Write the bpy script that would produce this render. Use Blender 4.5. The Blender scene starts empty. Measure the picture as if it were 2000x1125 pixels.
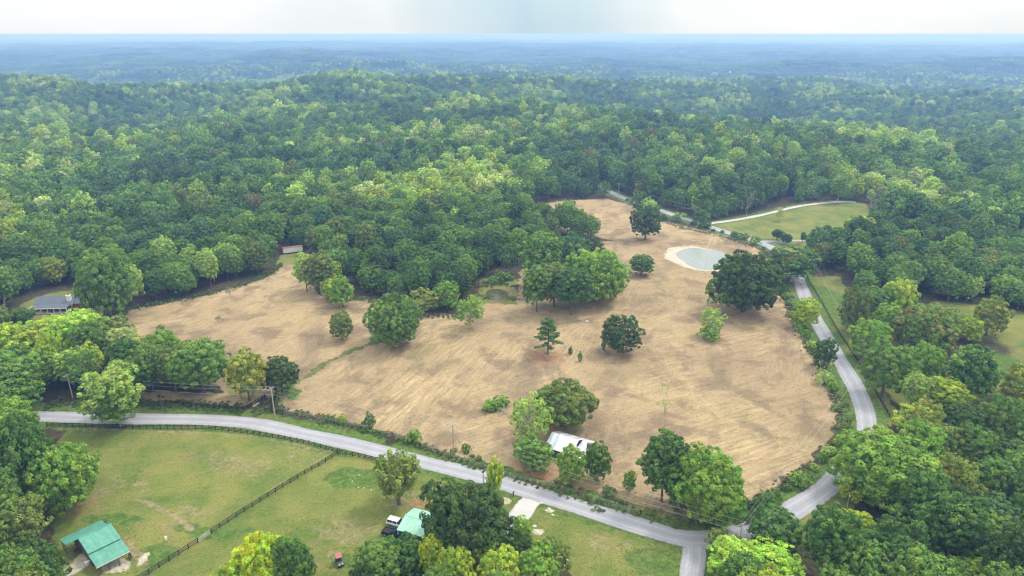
import bpy, math, random
import numpy as np
from mathutils import Vector, Matrix
R = math.radians
rnd = random.Random(7)
rng = np.random.default_rng(7)
scene = bpy.context.scene
C = scene.collection

# ------------------------------------------------------------------ camera
CAM_H = 105.0
PITCH = R(20.4)
FPX = 1334.0                                   # focal length in pixels of the 2000 px wide photograph
cam_d = bpy.data.cameras.new('camera')
cam_d.sensor_width = 36.0
cam_d.lens = 36.0 * FPX / 2000.0
cam_d.clip_start = 1.0
cam_d.clip_end = 60000.0
cam = bpy.data.objects.new('camera', cam_d)
cam.location = (0, 0, CAM_H)
cam.rotation_euler = (R(90) - PITCH, 0, 0)
C.objects.link(cam)
scene.camera = cam

# ------------------------------------------------------------------ world, sun, exposure
SUN_EL, SUN_AZ = R(56), R(62)                  # azimuth measured clockwise from +Y (ahead) towards +X (right)
world = bpy.data.worlds.new('World')
scene.world = world
world.use_nodes = True
wn, wl = world.node_tree.nodes, world.node_tree.links
wn.clear()
w_out = wn.new('ShaderNodeOutputWorld'); w_bg = wn.new('ShaderNodeBackground')
w_bg.inputs['Strength'].default_value = 0.1
sky = wn.new('ShaderNodeTexSky'); sky.sky_type = 'NISHITA'; sky.sun_disc = False
sky.sun_elevation = SUN_EL; sky.sun_rotation = SUN_AZ
tc = wn.new('ShaderNodeTexCoord')
sep = wn.new('ShaderNodeSeparateXYZ'); wl.new(tc.outputs['Generated'], sep.inputs[0])
mp = wn.new('ShaderNodeMapping'); mp.inputs['Scale'].default_value = (1.0, 1.0, 2.6)
wl.new(tc.outputs['Generated'], mp.inputs['Vector'])
n1 = wn.new('ShaderNodeTexNoise'); n1.inputs['Scale'].default_value = 2.2; n1.inputs['Detail'].default_value = 5
n1.inputs['Roughness'].default_value = 0.45
wl.new(mp.outputs[0], n1.inputs['Vector'])
cr = wn.new('ShaderNodeValToRGB')
cr.color_ramp.elements[0].position = 0.30; cr.color_ramp.elements[0].color = (0.62, 0.66, 0.67, 1)
cr.color_ramp.elements[1].position = 0.62; cr.color_ramp.elements[1].color = (0.80, 0.81, 0.81, 1)
wl.new(n1.outputs['Fac'], cr.inputs['Fac'])
# a rain shaft hanging under the cloud straight ahead
def wmath(op, a, b=None, clamp=False):
    n = wn.new('ShaderNodeMath'); n.operation = op; n.use_clamp = clamp
    for i, v in enumerate((a, b)):
        if v is None: continue
        if isinstance(v, (int, float)): n.inputs[i].default_value = v
        else: wl.new(v, n.inputs[i])
    return n.outputs[0]
az = wmath('ARCTAN2', sep.outputs['X'], sep.outputs['Y'])
mp2 = wn.new('ShaderNodeMapping'); mp2.inputs['Scale'].default_value = (14.0, 14.0, 1.5)
wl.new(tc.outputs['Generated'], mp2.inputs['Vector'])
n2 = wn.new('ShaderNodeTexNoise'); n2.inputs['Scale'].default_value = 1.0; n2.inputs['Detail'].default_value = 3
wl.new(mp2.outputs[0], n2.inputs['Vector'])
azj = wmath('ADD', az, wmath('MULTIPLY', wmath('SUBTRACT', n2.outputs['Fac'], 0.5), 0.10))
azj = wmath('ADD', azj, wmath('MULTIPLY', sep.outputs['Z'], 0.4))
rain = wmath('SUBTRACT', 1.0, wmath('DIVIDE', wmath('ABSOLUTE', wmath('SUBTRACT', azj, 0.035)), 0.20), True)
rain = wmath('MULTIPLY', wmath('POWER', rain, 0.7), 0.95)
rmix = wn.new('ShaderNodeMixRGB'); rmix.blend_type = 'MIX'
rmix.inputs[2].default_value = (0.39, 0.54, 0.62, 1)
wl.new(rain, rmix.inputs[0]); wl.new(cr.outputs[0], rmix.inputs[1])
up = wn.new('ShaderNodeMixRGB'); up.blend_type = 'MULTIPLY'; up.inputs[0].default_value = 1.0
ovc = wmath('MULTIPLY_ADD', wmath('MAXIMUM', sep.outputs['Z'], 0.0), 10.5); ovc.node.inputs[2].default_value = 8.1      # overcast sky: brighter overhead than at the horizon
cxyz = wn.new('ShaderNodeCombineXYZ')
for i in range(3): wl.new(ovc, cxyz.inputs[i])
wl.new(cxyz.outputs[0], up.inputs[2])
wl.new(rmix.outputs[0], up.inputs[1])
smix = wn.new('ShaderNodeMixRGB'); smix.inputs[0].default_value = 0.93
wl.new(sky.outputs[0], smix.inputs[1]); wl.new(up.outputs[0], smix.inputs[2])
wl.new(smix.outputs[0], w_bg.inputs['Color'])
wl.new(w_bg.outputs[0], w_out.inputs['Surface'])

sun_d = bpy.data.lights.new('sun', 'SUN')
sun_d.energy = 1.5; sun_d.angle = R(12); sun_d.color = (1.0, 0.955, 0.88)
sun = bpy.data.objects.new('sun', sun_d); C.objects.link(sun)
sd = Vector((math.sin(SUN_AZ) * math.cos(SUN_EL), math.cos(SUN_AZ) * math.cos(SUN_EL), math.sin(SUN_EL)))
sun.rotation_euler = sd.to_track_quat('Z', 'Y').to_euler()
sun.location = (60, -60, 300)

scene.view_settings.view_transform = 'Standard'
scene.view_settings.look = 'None'
scene.view_settings.gamma = 1.0
scene.view_settings.use_curve_mapping = False
scene.view_settings.exposure = 0.72
cy = scene.cycles
cy.max_bounces = 6; cy.diffuse_bounces = 3; cy.glossy_bounces = 2; cy.transmission_bounces = 3
cy.transparent_max_bounces = 6; cy.volume_bounces = 1
scene.render.filter_size = 1.15; cy.filter_width = 1.15; cy.use_adaptive_sampling = True; cy.adaptive_threshold = 0.02

# ------------------------------------------------------------------ terrain
def waves(seed, n, lam):
    g = np.random.default_rng(seed)
    a = g.uniform(0, 2 * np.pi, n); l = lam * g.uniform(0.65, 1.5, n); p = g.uniform(0, 2 * np.pi, n)
    k = 2 * np.pi / l
    return np.cos(a) * k, np.sin(a) * k, p
WV = {s: waves(s, n, lam) for s, n, lam in ((1, 7, 110), (2, 9, 620), (3, 9, 230), (4, 9, 2600), (5, 7, 6500), (6, 9, 1100))}
def wn_(s, x, y):
    kx, ky, p = WV[s]
    r = np.zeros(np.broadcast(x, y).shape)
    for i in range(len(p)):
        r = r + np.sin(kx[i] * x + ky[i] * y + p[i])
    return r / math.sqrt(len(p))
def sstep(a, b, v):
    t = np.clip((v - a) / (b - a), 0, 1); return t * t * (3 - 2 * t)
def az_of(px): return math.atan((px - 1000) / (FPX / math.cos(PITCH)) )
HILLS = [(60, 1380, 21, 300, 200), (620, 1330, 19, 210, 150), (960, 1450, 9, 260, 180), (1250, 1400, -2, 330, 190),
         (-60, 900, 10, 260, 130), (1600, 1250, -9, 260, 200), (1960, 1500, -4, 300, 220), (330, 1250, -22, 120, 300), (1480, 1350, -14, 200, 300), (420, 800, 8, 220, 90),
         (1750, 700, 7, 250, 90), (1120, 850, 8, 260, 80), (800, 1010, 7, 200, 80), (1400, 1050, 8, 240, 80)]
_h = [(math.sin(az_of(a)) * d, math.cos(az_of(a)) * d, h, rx, ry) for a, d, h, rx, ry in HILLS]
def TH(x, y):
    x = np.asarray(x, float); y = np.asarray(y, float)
    r = np.hypot(x, y)
    z = 0.55 * wn_(1, x, y)
    w = sstep(430, 900, r)
    z = z + w * (7.0 * wn_(2, x, y) + 4.2 * wn_(3, x, y) - 9) - 14 * sstep(500, 1300, r) * sstep(-200, 600, x)
    for hx, hy, h, rx, ry in _h:
        z = z + h * np.exp(-((x - hx) / rx) ** 2 - ((y - hy) / ry) ** 2)
    edge = 1600 + 190 * wn_(6, x, y)
    z = z - 42 * sstep(edge, edge + 800, r)
    far = sstep(1900, 3000, r)
    z = z + far * (11 * wn_(4, x, y) + 14 * wn_(6, x, y) + 9 * wn_(2, x, y)) * (1 - .6 * sstep(4000, 9000, r))
    z = z + 40 * sstep(2800, 10500, r) + sstep(9000, 13000, r) * 7 * wn_(5, x, y) * (1 - sstep(15000, 21000, r))
    z = z + (96 + 2 * np.sin(x * .0011) - z) * sstep(19500, 23500, r)
    return z
def th(x, y): return float(TH(x, y))

CP, SP = math.cos(PITCH), math.sin(PITCH)
def ray(px, py):
    a, b = (px - 1000) / FPX, (562.5 - py) / FPX
    return Vector((a, CP + b * SP, -SP + b * CP))
def G(px, py, up=0.0):
    """ground point (lifted by up) that the photograph shows at px, py"""
    d = ray(px, py); z = 0.0
    for _ in range(25):
        t = (CAM_H - z) / -d.z
        z = th(d.x * t, d.y * t) + up
    return Vector((d.x * t, d.y * t, z))
def proj(p):
    x, y, z = p[0], p[1], p[2] - CAM_H
    dep = y * CP - z * SP; upv = y * SP + z * CP
    return 1000 + FPX * x / dep, 562.5 - FPX * upv / dep, dep

# ------------------------------------------------------------------ object helpers
def link(o, parent=None, loc=None):
    C.objects.link(o)
    if parent: o.parent = parent
    if loc is not None: o.location = loc
    return o
def meta(o, label=None, cat=None, group=None, kind=None):
    if label: o['label'] = label
    if cat: o['category'] = cat
    if group: o['group'] = group
    if kind: o['kind'] = kind
    return o
def empty(name, loc, rz=0.0, **k):
    o = bpy.data.objects.new(name, None); o.empty_display_size = 0.5
    link(o, None, loc); o.rotation_euler = (0, 0, rz)
    return meta(o, **k)
def mesh_np(name, V, F, mats=(), mi=None, smooth=False):
    """V (n,3) floats, F (m,k) ints or list of tuples"""
    me = bpy.data.meshes.new(name)
    V = np.asarray(V, np.float32)
    if isinstance(F, np.ndarray):
        m, k = F.shape
        me.vertices.add(len(V)); me.vertices.foreach_set('co', V.ravel())
        me.loops.add(m * k); me.loops.foreach_set('vertex_index', F.astype(np.int32).ravel())
        me.polygons.add(m); me.polygons.foreach_set('loop_start', np.arange(0, m * k, k, dtype=np.int32))
        me.update(calc_edges=True)
    else:
        me.from_pydata(V.tolist(), [], [tuple(f) for f in F]); me.update()
    for mt in mats: me.materials.append(mt)
    if mi is not None: me.polygons.foreach_set('material_index', np.asarray(mi, np.int32))
    if smooth: me.polygons.foreach_set('use_smooth', np.ones(len(me.polygons), bool))
    return me
class MB:
    """collects boxes, prisms and tubes into one mesh"""
    def __init__(s): s.V = []; s.F = []; s.M = []
    def add(s, V, F, m=0):
        o = len(s.V); s.V += [tuple(v) for v in V]; s.F += [tuple(i + o for i in f) for f in F]; s.M += [m] * len(F); return s
    def box(s, c, d, m=0, rz=0.0, rx=0.0, ry=0.0):
        M_ = Matrix.Translation(c) @ Matrix.Rotation(rz, 4, 'Z') @ Matrix.Rotation(ry, 4, 'Y') @ Matrix.Rotation(rx, 4, 'X')
        V = [M_ @ Vector((sx * d[0] / 2, sy * d[1] / 2, sz * d[2] / 2)) for sz in (-1, 1) for sx, sy in ((-1, -1), (1, -1), (1, 1), (-1, 1))]
        return s.add(V, [(3, 2, 1, 0), (4, 5, 6, 7), (0, 1, 5, 4), (1, 2, 6, 5), (2, 3, 7, 6), (3, 0, 4, 7)], m)
    def hexa(s, P, m=0):
        """8 points: bottom ring of four then top ring of four"""
        return s.add(P, [(3, 2, 1, 0), (4, 5, 6, 7), (0, 1, 5, 4), (1, 2, 6, 5), (2, 3, 7, 6), (3, 0, 4, 7)], m)
    def slab(s, a, b, c, d, t, m=0):
        """four corners of the top face, thickness t downwards"""
        dn = Vector((0, 0, -t)); P = [Vector(p) for p in (a, b, c, d)]
        return s.hexa([p + dn for p in P] + P, m)
    def tube(s, pts, rad, n=6, m=0, cap=True):
        pts = [Vector(p) for p in pts]; rad = rad if isinstance(rad, (list, tuple)) else [rad] * len(pts)
        V = []
        for i, p in enumerate(pts):
            t = (pts[min(i + 1, len(pts) - 1)] - pts[max(i - 1, 0)]).normalized()
            a = t.cross(Vector((0, 0, 1))) if abs(t.z) < 0.9 else t.cross(Vector((1, 0, 0)))
            a.normalize(); b = t.cross(a)
            for k in range(n):
                q = 2 * math.pi * k / n
                V.append(p + (a * math.cos(q) + b * math.sin(q)) * rad[i])
        F = [(i * n + k, (i + 1) * n + k, (i + 1) * n + (k + 1) % n, i * n + (k + 1) % n) for i in range(len(pts) - 1) for k in range(n)]
        if cap:
            F.append(tuple(range(n))); F.append(tuple(reversed([(len(pts) - 1) * n + k for k in range(n)])))
        return s.add(V, F, m)
    def mesh(s, name, mats, smooth=False):
        me = mesh_np(name, s.V, s.F, mats, s.M, smooth); return me
    def obj(s, name, mats, parent=None, loc=None, smooth=False):
        if not isinstance(mats, (list, tuple)): mats = [mats]
        return link(bpy.data.objects.new(name, s.mesh(name, mats, smooth)), parent, loc)

# ------------------------------------------------------------------ materials
def mat(name, col=(0.5, 0.5, 0.5), rough=0.7, metal=0.0, var=0.0, scale=3.0, bump=0.0, spec=0.3):
    m = bpy.data.materials.new(name); m.use_nodes = True
    nt = m.node_tree; b = nt.nodes['Principled BSDF']
    b.inputs['Base Color'].default_value = (*col, 1); b.inputs['Roughness'].default_value = rough
    b.inputs['Metallic'].default_value = metal; b.inputs['Specular IOR Level'].default_value = spec
    if var or bump:
        t = nt.nodes.new('ShaderNodeTexCoord'); n = nt.nodes.new('ShaderNodeTexNoise')
        n.inputs['Scale'].default_value = scale; n.inputs['Detail'].default_value = 6; n.inputs['Roughness'].default_value = 0.65
        nt.links.new(t.outputs['Object'], n.inputs['Vector'])
        if var:
            r = nt.nodes.new('ShaderNodeMapRange'); r.inputs['From Min'].default_value = 0.3; r.inputs['From Max'].default_value = 0.7
            r.inputs['To Min'].default_value = 1 - var; r.inputs['To Max'].default_value = 1 + var
            x = nt.nodes.new('ShaderNodeVectorMath'); x.operation = 'SCALE'; x.inputs[0].default_value = col
            nt.links.new(n.outputs['Fac'], r.inputs['Value']); nt.links.new(r.outputs[0], x.inputs['Scale'])
            nt.links.new(x.outputs[0], b.inputs['Base Color'])
        if bump:
            bp = nt.nodes.new('ShaderNodeBump'); bp.inputs['Strength'].default_value = 0.6; bp.inputs['Distance'].default_value = bump
            nt.links.new(n.outputs['Fac'], bp.inputs['Height']); nt.links.new(bp.outputs[0], b.inputs['Normal'])
    return m
class NT:
    def __init__(s, m): s.nt = m.node_tree; s.n = s.nt.nodes; s.l = s.nt.links
    def put(s, sock, v):
        if isinstance(v, bpy.types.NodeSocket): s.l.new(v, sock)
        elif v is not None:
            if isinstance(v, tuple) and len(v) == 3 and sock.type == 'RGBA': v = (*v, 1)
            sock.default_value = v
    def math(s, op, a, b=None, clamp=False):
        n = s.n.new('ShaderNodeMath'); n.operation = op; n.use_clamp = clamp
        s.put(n.inputs[0], a); s.put(n.inputs[1], b); return n.outputs[0]
    def mix(s, f, a, b, mode='MIX'):
        n = s.n.new('ShaderNodeMixRGB'); n.blend_type = mode
        s.put(n.inputs[0], f); s.put(n.inputs[1], a); s.put(n.inputs[2], b); return n.outputs[0]
    def attr(s, name, kind='GEOMETRY'):
        n = s.n.new('ShaderNodeAttribute'); n.attribute_name = name; n.attribute_type = kind; return n
    def noise(s, vec, scale, detail=4, rough=0.55, dist=0.0):
        n = s.n.new('ShaderNodeTexNoise'); s.put(n.inputs['Vector'], vec); n.inputs['Scale'].default_value = scale
        n.inputs['Detail'].default_value = detail; n.inputs['Roughness'].default_value = rough
        n.inputs['Distortion'].default_value = dist; return n.outputs['Fac']
    def mapping(s, vec, rot=(0, 0, 0), scale=(1, 1, 1)):
        n = s.n.new('ShaderNodeMapping'); s.put(n.inputs['Vector'], vec)
        n.inputs['Rotation'].default_value = rot; n.inputs['Scale'].default_value = scale; return n.outputs[0]
    def rng(s, v, a, b, c=0.0, d=1.0, smooth=True):
        n = s.n.new('ShaderNodeMapRange'); s.put(n.inputs['Value'], v)
        if smooth: n.interpolation_type = 'SMOOTHSTEP'
        for i, q in zip(('From Min', 'From Max', 'To Min', 'To Max'), (a, b, c, d)): n.inputs[i].default_value = q
        return n.outputs[0]

# leaves: two leaf colours per tree (object property or instance attribute), mixed clump by clump
def leaf_material():
    m = bpy.data.materials.new('leaves'); m.use_nodes = True
    k = NT(m); k.n.clear()
    out = k.n.new('ShaderNodeOutputMaterial')
    ta = k.attr('tint_a', 'INSTANCER').outputs['Color']; tb = k.attr('tint_b', 'INSTANCER').outputs['Color']
    cl = k.attr('clump')
    se = k.n.new('ShaderNodeSeparateColor'); k.l.new(cl.outputs['Color'], se.inputs[0])
    f = k.rng(se.outputs[0], 0.35, 0.75)
    c = k.mix(f, ta, tb)
    sc = k.rng(se.outputs[1], 0, 1, 0.52, 1.52, False)
    v = k.n.new('ShaderNodeVectorMath'); v.operation = 'SCALE'; k.l.new(c, v.inputs[0]); k.l.new(sc, v.inputs['Scale'])
    d = k.n.new('ShaderNodeBsdfPrincipled'); k.l.new(v.outputs[0], d.inputs['Base Color'])
    d.inputs['Roughness'].default_value = 0.62; d.inputs['Specular IOR Level'].default_value = 0.22
    t = k.n.new('ShaderNodeBsdfTranslucent'); v2 = k.mix(1.0, v.outputs[0], (1.15, 1.25, 0.6, 1), 'MULTIPLY'); k.l.new(v2, t.inputs['Color'])
    ms = k.n.new('ShaderNodeMixShader'); ms.inputs[0].default_value = 0.28
    k.l.new(d.outputs[0], ms.inputs[1]); k.l.new(t.outputs[0], ms.inputs[2]); k.l.new(ms.outputs[0], out.inputs[0])
    return m
LEAF = leaf_material()
BARK = mat('bark', (0.15, 0.125, 0.10), 0.9, var=0.35, scale=2.5, bump=0.05)
PALEBARK = mat('pale_bark', (0.42, 0.39, 0.34), 0.9, var=0.25, scale=3, bump=0.03)

# ------------------------------------------------------------------ tree prototypes (meshes only)
def unit(v): return v / np.maximum(np.linalg.norm(v, axis=-1, keepdims=True), 1e-9)
def leaf_mesh(name, puffs, K, size, g, flat=0.9, jit=0.55, hang=0.0):
    """puffs: list of (centre, radius, outward direction, lobe random); K leaf faces on each"""
    P = np.array([p[0] for p in puffs]); PR = np.array([p[1] for p in puffs]); OUT = unit(np.array([p[2] for p in puffs])); LR = np.array([p[3] for p in puffs])
    n = len(P)
    d = unit(g.normal(size=(n, K, 3)))
    dot = (d * OUT[:, None]).sum(-1)
    d = np.where((dot < -0.15)[..., None], d - 2 * dot[..., None] * OUT[:, None], d)      # keep the outer side
    rad = PR[:, None] * g.uniform(0.62, 1.06, (n, K))
    c = P[:, None] + d * rad[..., None] * np.array([1, 1, flat])
    nrm = unit(d + g.normal(size=d.shape) * jit * 0.6 + np.array([0, 0, 0.25]))
    a = unit(np.cross(nrm, unit(g.normal(size=d.shape)))); b = np.cross(nrm, a)
    s = size * g.uniform(0.6, 1.25, (n, K, 1))
    a = a * s * 0.62; b = b * s * 0.42
    bend = nrm * s * 0.12
    V = np.stack([c - a - bend, c - b + bend * .6, c + a - bend, c + b + bend * .6], axis=2).reshape(-1, 3)
    V[:, 2] -= hang
    F = np.arange(len(V), dtype=np.int32).reshape(-1, 4)
    me = mesh_np(name, V, F, [LEAF])
    at = me.attributes.new('clump', 'FLOAT_COLOR', 'POINT')
    pr = g.uniform(0, 1, n)
    r0 = np.repeat(0.55 * LR + 0.45 * pr, K) + g.normal(size=n * K) * 0.05
    g0 = np.repeat(g.uniform(0, 1, n), K) * 0.6 + g.uniform(0, 1, n * K) * 0.4
    col = np.stack([r0, g0, np.zeros_like(r0), np.ones_like(r0)], 1)
    at.data.foreach_set('color', np.repeat(col, 4, axis=0).astype(np.float32).ravel())
    return me
def lobes_to_puffs(lobes, npl, pr, g, low=-0.45):
    out = []
    C_ = np.array([l[0] for l in lobes]); Rr = np.array([l[1] for l in lobes])
    for i, (c, r) in enumerate(lobes):
        lr = g.uniform(0, 1)
        m = max(5, int(npl * (r / Rr.mean()) ** 2))
        ii = np.arange(m) + 0.5; phi = np.arccos(1 - 2 * ii / m); th_ = np.pi * (1 + 5 ** .5) * ii + g.uniform(0, 6)
        d = np.stack([np.cos(th_) * np.sin(phi), np.sin(th_) * np.sin(phi), np.cos(phi)], 1)
        d = unit(d + g.normal(size=d.shape) * 0.22)
        for q in d:
            if q[2] < low: continue
            p = np.array(c) + q * r * g.uniform(0.8, 1.08) * np.array([1, 1, 0.9])
            dist = np.linalg.norm((C_ - p), axis=1) / Rr
            dist[i] = 9
            if dist.min() < 0.72: continue
            out.append((p, pr * g.uniform(0.7, 1.3), q + np.array([0, 0, 0.35]), lr))
    return out
def broad(seed, Rr, z0, z1, nl, npl, pr, K, size, lob=0.42, open_=0.0, droop=0.0):
    g = np.random.default_rng(seed)
    zc = (z0 + z1) / 2; hz = (z1 - z0) / 2
    lobes = []
    for i in range(nl):
        z = 0.90 - 1.62 * (i + .5) / nl + g.uniform(-.16, .12)
        w = math.sqrt(max(0.30, 1 - z * z)) if z < 0 else math.sqrt(max(0.05, 1 - z * z)); q = i * 2.39996 + g.uniform(-.35, .35)
        rr = Rr * lob * g.uniform(0.72, 1.2) * (0.85 if z > .6 else 1)
        k = (Rr - rr * 0.85) * w * g.uniform(0.74, 1.10) * (1 + .12 * math.sin(q + seed) + .07 * math.sin(2 * q + seed * 3))
        lobes.append(((math.cos(q) * k, math.sin(q) * k, zc + z * (hz - rr * 0.55) * g.uniform(.92, 1.06)), rr))
    if open_:
        lobes = [l for l in lobes if g.uniform() > open_]
    pf = lobes_to_puffs(lobes, npl, pr, g, -0.75)
    if open_ < .12:                                    # leafy core behind the outer lobes
        m = max(10, len(pf) // 4); ii = np.arange(m) + .5; ph = np.arccos(1 - 1.86 * ii / m); th_ = np.pi * (1 + 5 ** .5) * ii
        for a, b in zip(th_, ph):
            dd = np.array([math.cos(a) * math.sin(b), math.sin(a) * math.sin(b), math.cos(b)])
            pf.append((np.array([0, 0, zc]) + dd * np.array([Rr * .70, Rr * .70, hz * .78]), pr * 1.5, dd, g.uniform()))
    return leaf_mesh('crown', pf, K, size, g), lobes
def trunk_mesh(seed, z1, r, limbs, bark, n=7, fork=0.45):
    g = np.random.default_rng(seed); b = MB()
    zt = z1 * 0.86; lean = g.uniform(-.03, .03, 2) * z1
    P = [(0, 0, -0.6), (0, 0, 0.0), (lean[0] * .1, lean[1] * .1, 0.5), (lean[0] * .5, lean[1] * .5, zt * .35), (lean[0], lean[1], zt * .65), (lean[0] * 1.3, lean[1] * 1.2, zt)]
    b.tube(P, [r * 1.9, r * 1.7, r * 1.1, r * .85, r * .55, r * .12], n)
    for i, l in enumerate(limbs):
        f = fork + (0.75 - fork) * (i / max(1, len(limbs) - 1))
        s = Vector((lean[0] * f, lean[1] * f, zt * f * 0.9)); e = Vector(l)
        if e.z < s.z + 0.6: s.z = max(1.2, e.z - 1.0)
        m1 = s.lerp(e, 0.5) + Vector((g.uniform(-.3, .3), g.uniform(-.3, .3), -0.35))
        b.tube([s, m1, e], [r * .42, r * .28, r * .08], 5, cap=False)
    return b.mesh('trunk', [bark], True)
PROTO = {}                                      # kind -> list of (crown mesh, trunk mesh, radius, height)
def reg(kind, cm, tm, Rr, H): PROTO.setdefault(kind, []).append((cm, tm, Rr, H))
for s in range(3):                              # wide old shade trees, close to the camera
    cm, lb = broad(100 + s, 8.0, 0.7, 15.5, 44, 15, 0.80, 62, 0.40, lob=0.27, open_=.06 if s == 1 else 0)
    reg('big', cm, trunk_mesh(s, 13, .42, [l[0] for l in lb[3:11]], BARK), 8.0, 15.5)
for s in range(5):
    cm, lb = broad(200 + s, 5.5, 0.7 + .3 * s, 13.5, 27, 12, 0.66, 52, 0.36, lob=0.31, open_=.07 if s % 2 else 0)
    reg('round', cm, trunk_mesh(20 + s, 12, .28, [l[0] for l in lb[2:9]], BARK), 5.5, 13.5)
for s in range(5):
    cm, lb = broad(300 + s, 5.0, 3.2, 17.5, 28, 12, 0.68, 50, 0.40, lob=0.33)
    reg('tall', cm, trunk_mesh(40 + s, 16.5, .24, [l[0] for l in lb[2:9]], (PALEBARK if s == 1 else BARK), fork=.5), 5.0, 17.5)
for s in range(3):
    cm, lb = broad(400 + s, 4.8, 2.0, 14.5, 30, 9, 0.62, 36, 0.36, lob=0.25, open_=0.15)
    reg('airy', cm, trunk_mesh(60 + s, 13.5, .20, [l[0] for l in lb[:14]], PALEBARK, fork=.25), 4.8, 14.5)
for s in range(2):
    cm, lb = broad(500 + s, 3.2, 0.3, 9.0, 18, 11, 0.48, 46, 0.30, lob=0.40)
    reg('oval', cm, trunk_mesh(80 + s, 8, .16, [l[0] for l in lb[2:6]], BARK), 3.2, 9.0)
for s in range(3):
    cm, lb = broad(600 + s, 1.9, 0.0, 2.6, 7, 9, 0.38, 34, 0.26, lob=0.45)
    reg('bush', cm, trunk_mesh(90 + s, 1.8, .05, [l[0] for l in lb[1:5]], BARK, n=5), 1.9, 2.6)
for s in range(2):                              # upright willowy crown, leaves in ascending plumes
    g = np.random.default_rng(700 + s); pf = []
    for i in range(46):
        q = g.uniform(0, 6.28); k = math.sqrt(g.uniform()) * 3.7
        zb = 1.5 + g.uniform(0, 3); zt = 2.5 + 8.5 * math.sqrt(max(.05, 1 - (k / 4.2) ** 2)) * g.uniform(.75, 1.05)
        lr = g.uniform()
        for t in np.linspace(0.15, 1, 8):
            pf.append((np.array([math.cos(q) * k * (.45 + .6 * t), math.sin(q) * k * (.45 + .6 * t), zb + (zt - zb) * t]), .62 * (1.25 - .5 * t), np.array([math.cos(q) * .5, math.sin(q) * .5, .8]), lr))
    cm = leaf_mesh('crown', pf, 22, 0.38, g, flat=1.3)
    reg('plume', cm, trunk_mesh(95 + s, 9, .25, [(1.5, 1, 7), (-1.6, .4, 7), (.3, -1.7, 7.5), (-.5, 1.6, 6)], BARK), 4.4, 11.5)
for s in range(3):                              # pines: tiers of flattened needle clumps on level limbs
    g = np.random.default_rng(800 + s); pf = []; lm = []
    H = 11.5
    for i in range(34):
        t = i / 33; z = 3.0 + (H - 3.2) * t; q = i * 2.39996 + g.uniform(-.3, .3); ln = (3.9 * (1 - t) ** .75 + .5) * g.uniform(.62, 1.12)
        lr = g.uniform()
        for u in (0.45, 0.75, 1.0):
            pf.append((np.array([math.cos(q) * ln * u, math.sin(q) * ln * u, z + .5 * u * g.uniform(.2, 1.2)]), .72 * (1.15 - .3 * u), np.array([math.cos(q) * .3, math.sin(q) * .3, 1]), lr))
        if i % 2 == 0: lm.append((math.cos(q) * ln, math.sin(q) * ln, z + .3))
    pf.append((np.array([0, 0, H - .3]), .6, np.array([0, 0, 1.]), .5))
    cm = leaf_mesh('crown', pf, 48, 0.34, g, flat=0.5)
    b = MB(); b.tube([(0, 0, -.5), (0, 0, .3), (.1, 0, H * .6), (0, .05, H)], [.34, .24, .15, .04], 7)
    for l in lm: b.tube([(0, 0, l[2] - .5), l], [.07, .02], 4, cap=False)
    reg('pine', cm, b.mesh('trunk', [BARK], True), 4.0, H + .4)
for s in range(2):                              # clipped-looking cedars, a dense egg on a short stem
    cm, lb = broad(900 + s, 1.9, 1.0, 5.6, 9, 16, 0.42, 44, 0.26, lob=0.55)
    reg('cedar', cm, trunk_mesh(98 + s, 4.5, .13, [], BARK), 1.9, 5.6)
def bare(seed, H, spread, leaves):
    g = np.random.default_rng(seed); b = MB(); tips = []
    def grow(p, d, ln, r, lev):
        e = p + d * ln
        b.tube([p, p.lerp(e, .5) + Vector(g.normal(size=3)) * ln * .05, e], [r, r * .8, r * .6], 5 if lev < 2 else 3, cap=False)
        if lev >= 4: tips.append(e); return
        for _ in range(3 if lev < 3 else 2):
            nd = (d + Vector(g.normal(size=3)) * spread + Vector((0, 0, .12))).normalized()
            grow(e if g.uniform() > .3 else p.lerp(e, .75), nd, ln * g.uniform(.58, .82), r * .58, lev + 1)
    grow(Vector((0, 0, -.2)), Vector((0, 0, 1)), H * .30, H * .013, 0)
    tm = b.mesh('trunk', [PALEBARK], True)
    tips = tips or [Vector((0, 0, H))]
    pf = [(np.array(t), .38, np.array([0, 0, 1.]), g.uniform()) for t in tips if g.uniform() < leaves]
    cm = leaf_mesh('crown', pf, 9, 0.20, g) if pf else None
    R_ = max(math.hypot(t.x, t.y) for t in tips); Z_ = max(t.z for t in tips)
    return cm, tm, R_, Z_
for s in range(3): reg('bare', *bare(1000 + s, 10, .55, .55))
for s in range(2): reg('sapling', *bare(1100 + s, 4, .35, .5))
for s in range(6):                              # light versions for the woods beyond a few hundred metres
    tall = s % 2
    cm, lb = broad(1200 + s, 5.6 if not tall else 4.8, 1.5 + 1.5 * tall, 15 + 2.5 * tall, 16, 8, 0.95, 13, 0.85, lob=0.36)
    b = MB(); b.tube([(0, 0, -.5), (0, 0, 6), (0, 0, 12)], [.3, .22, .1], 4, cap=False)
    reg('wood', cm, b.mesh('trunk', [BARK]), 5.6 - .8 * tall, 15 + 2.5 * tall)
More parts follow.
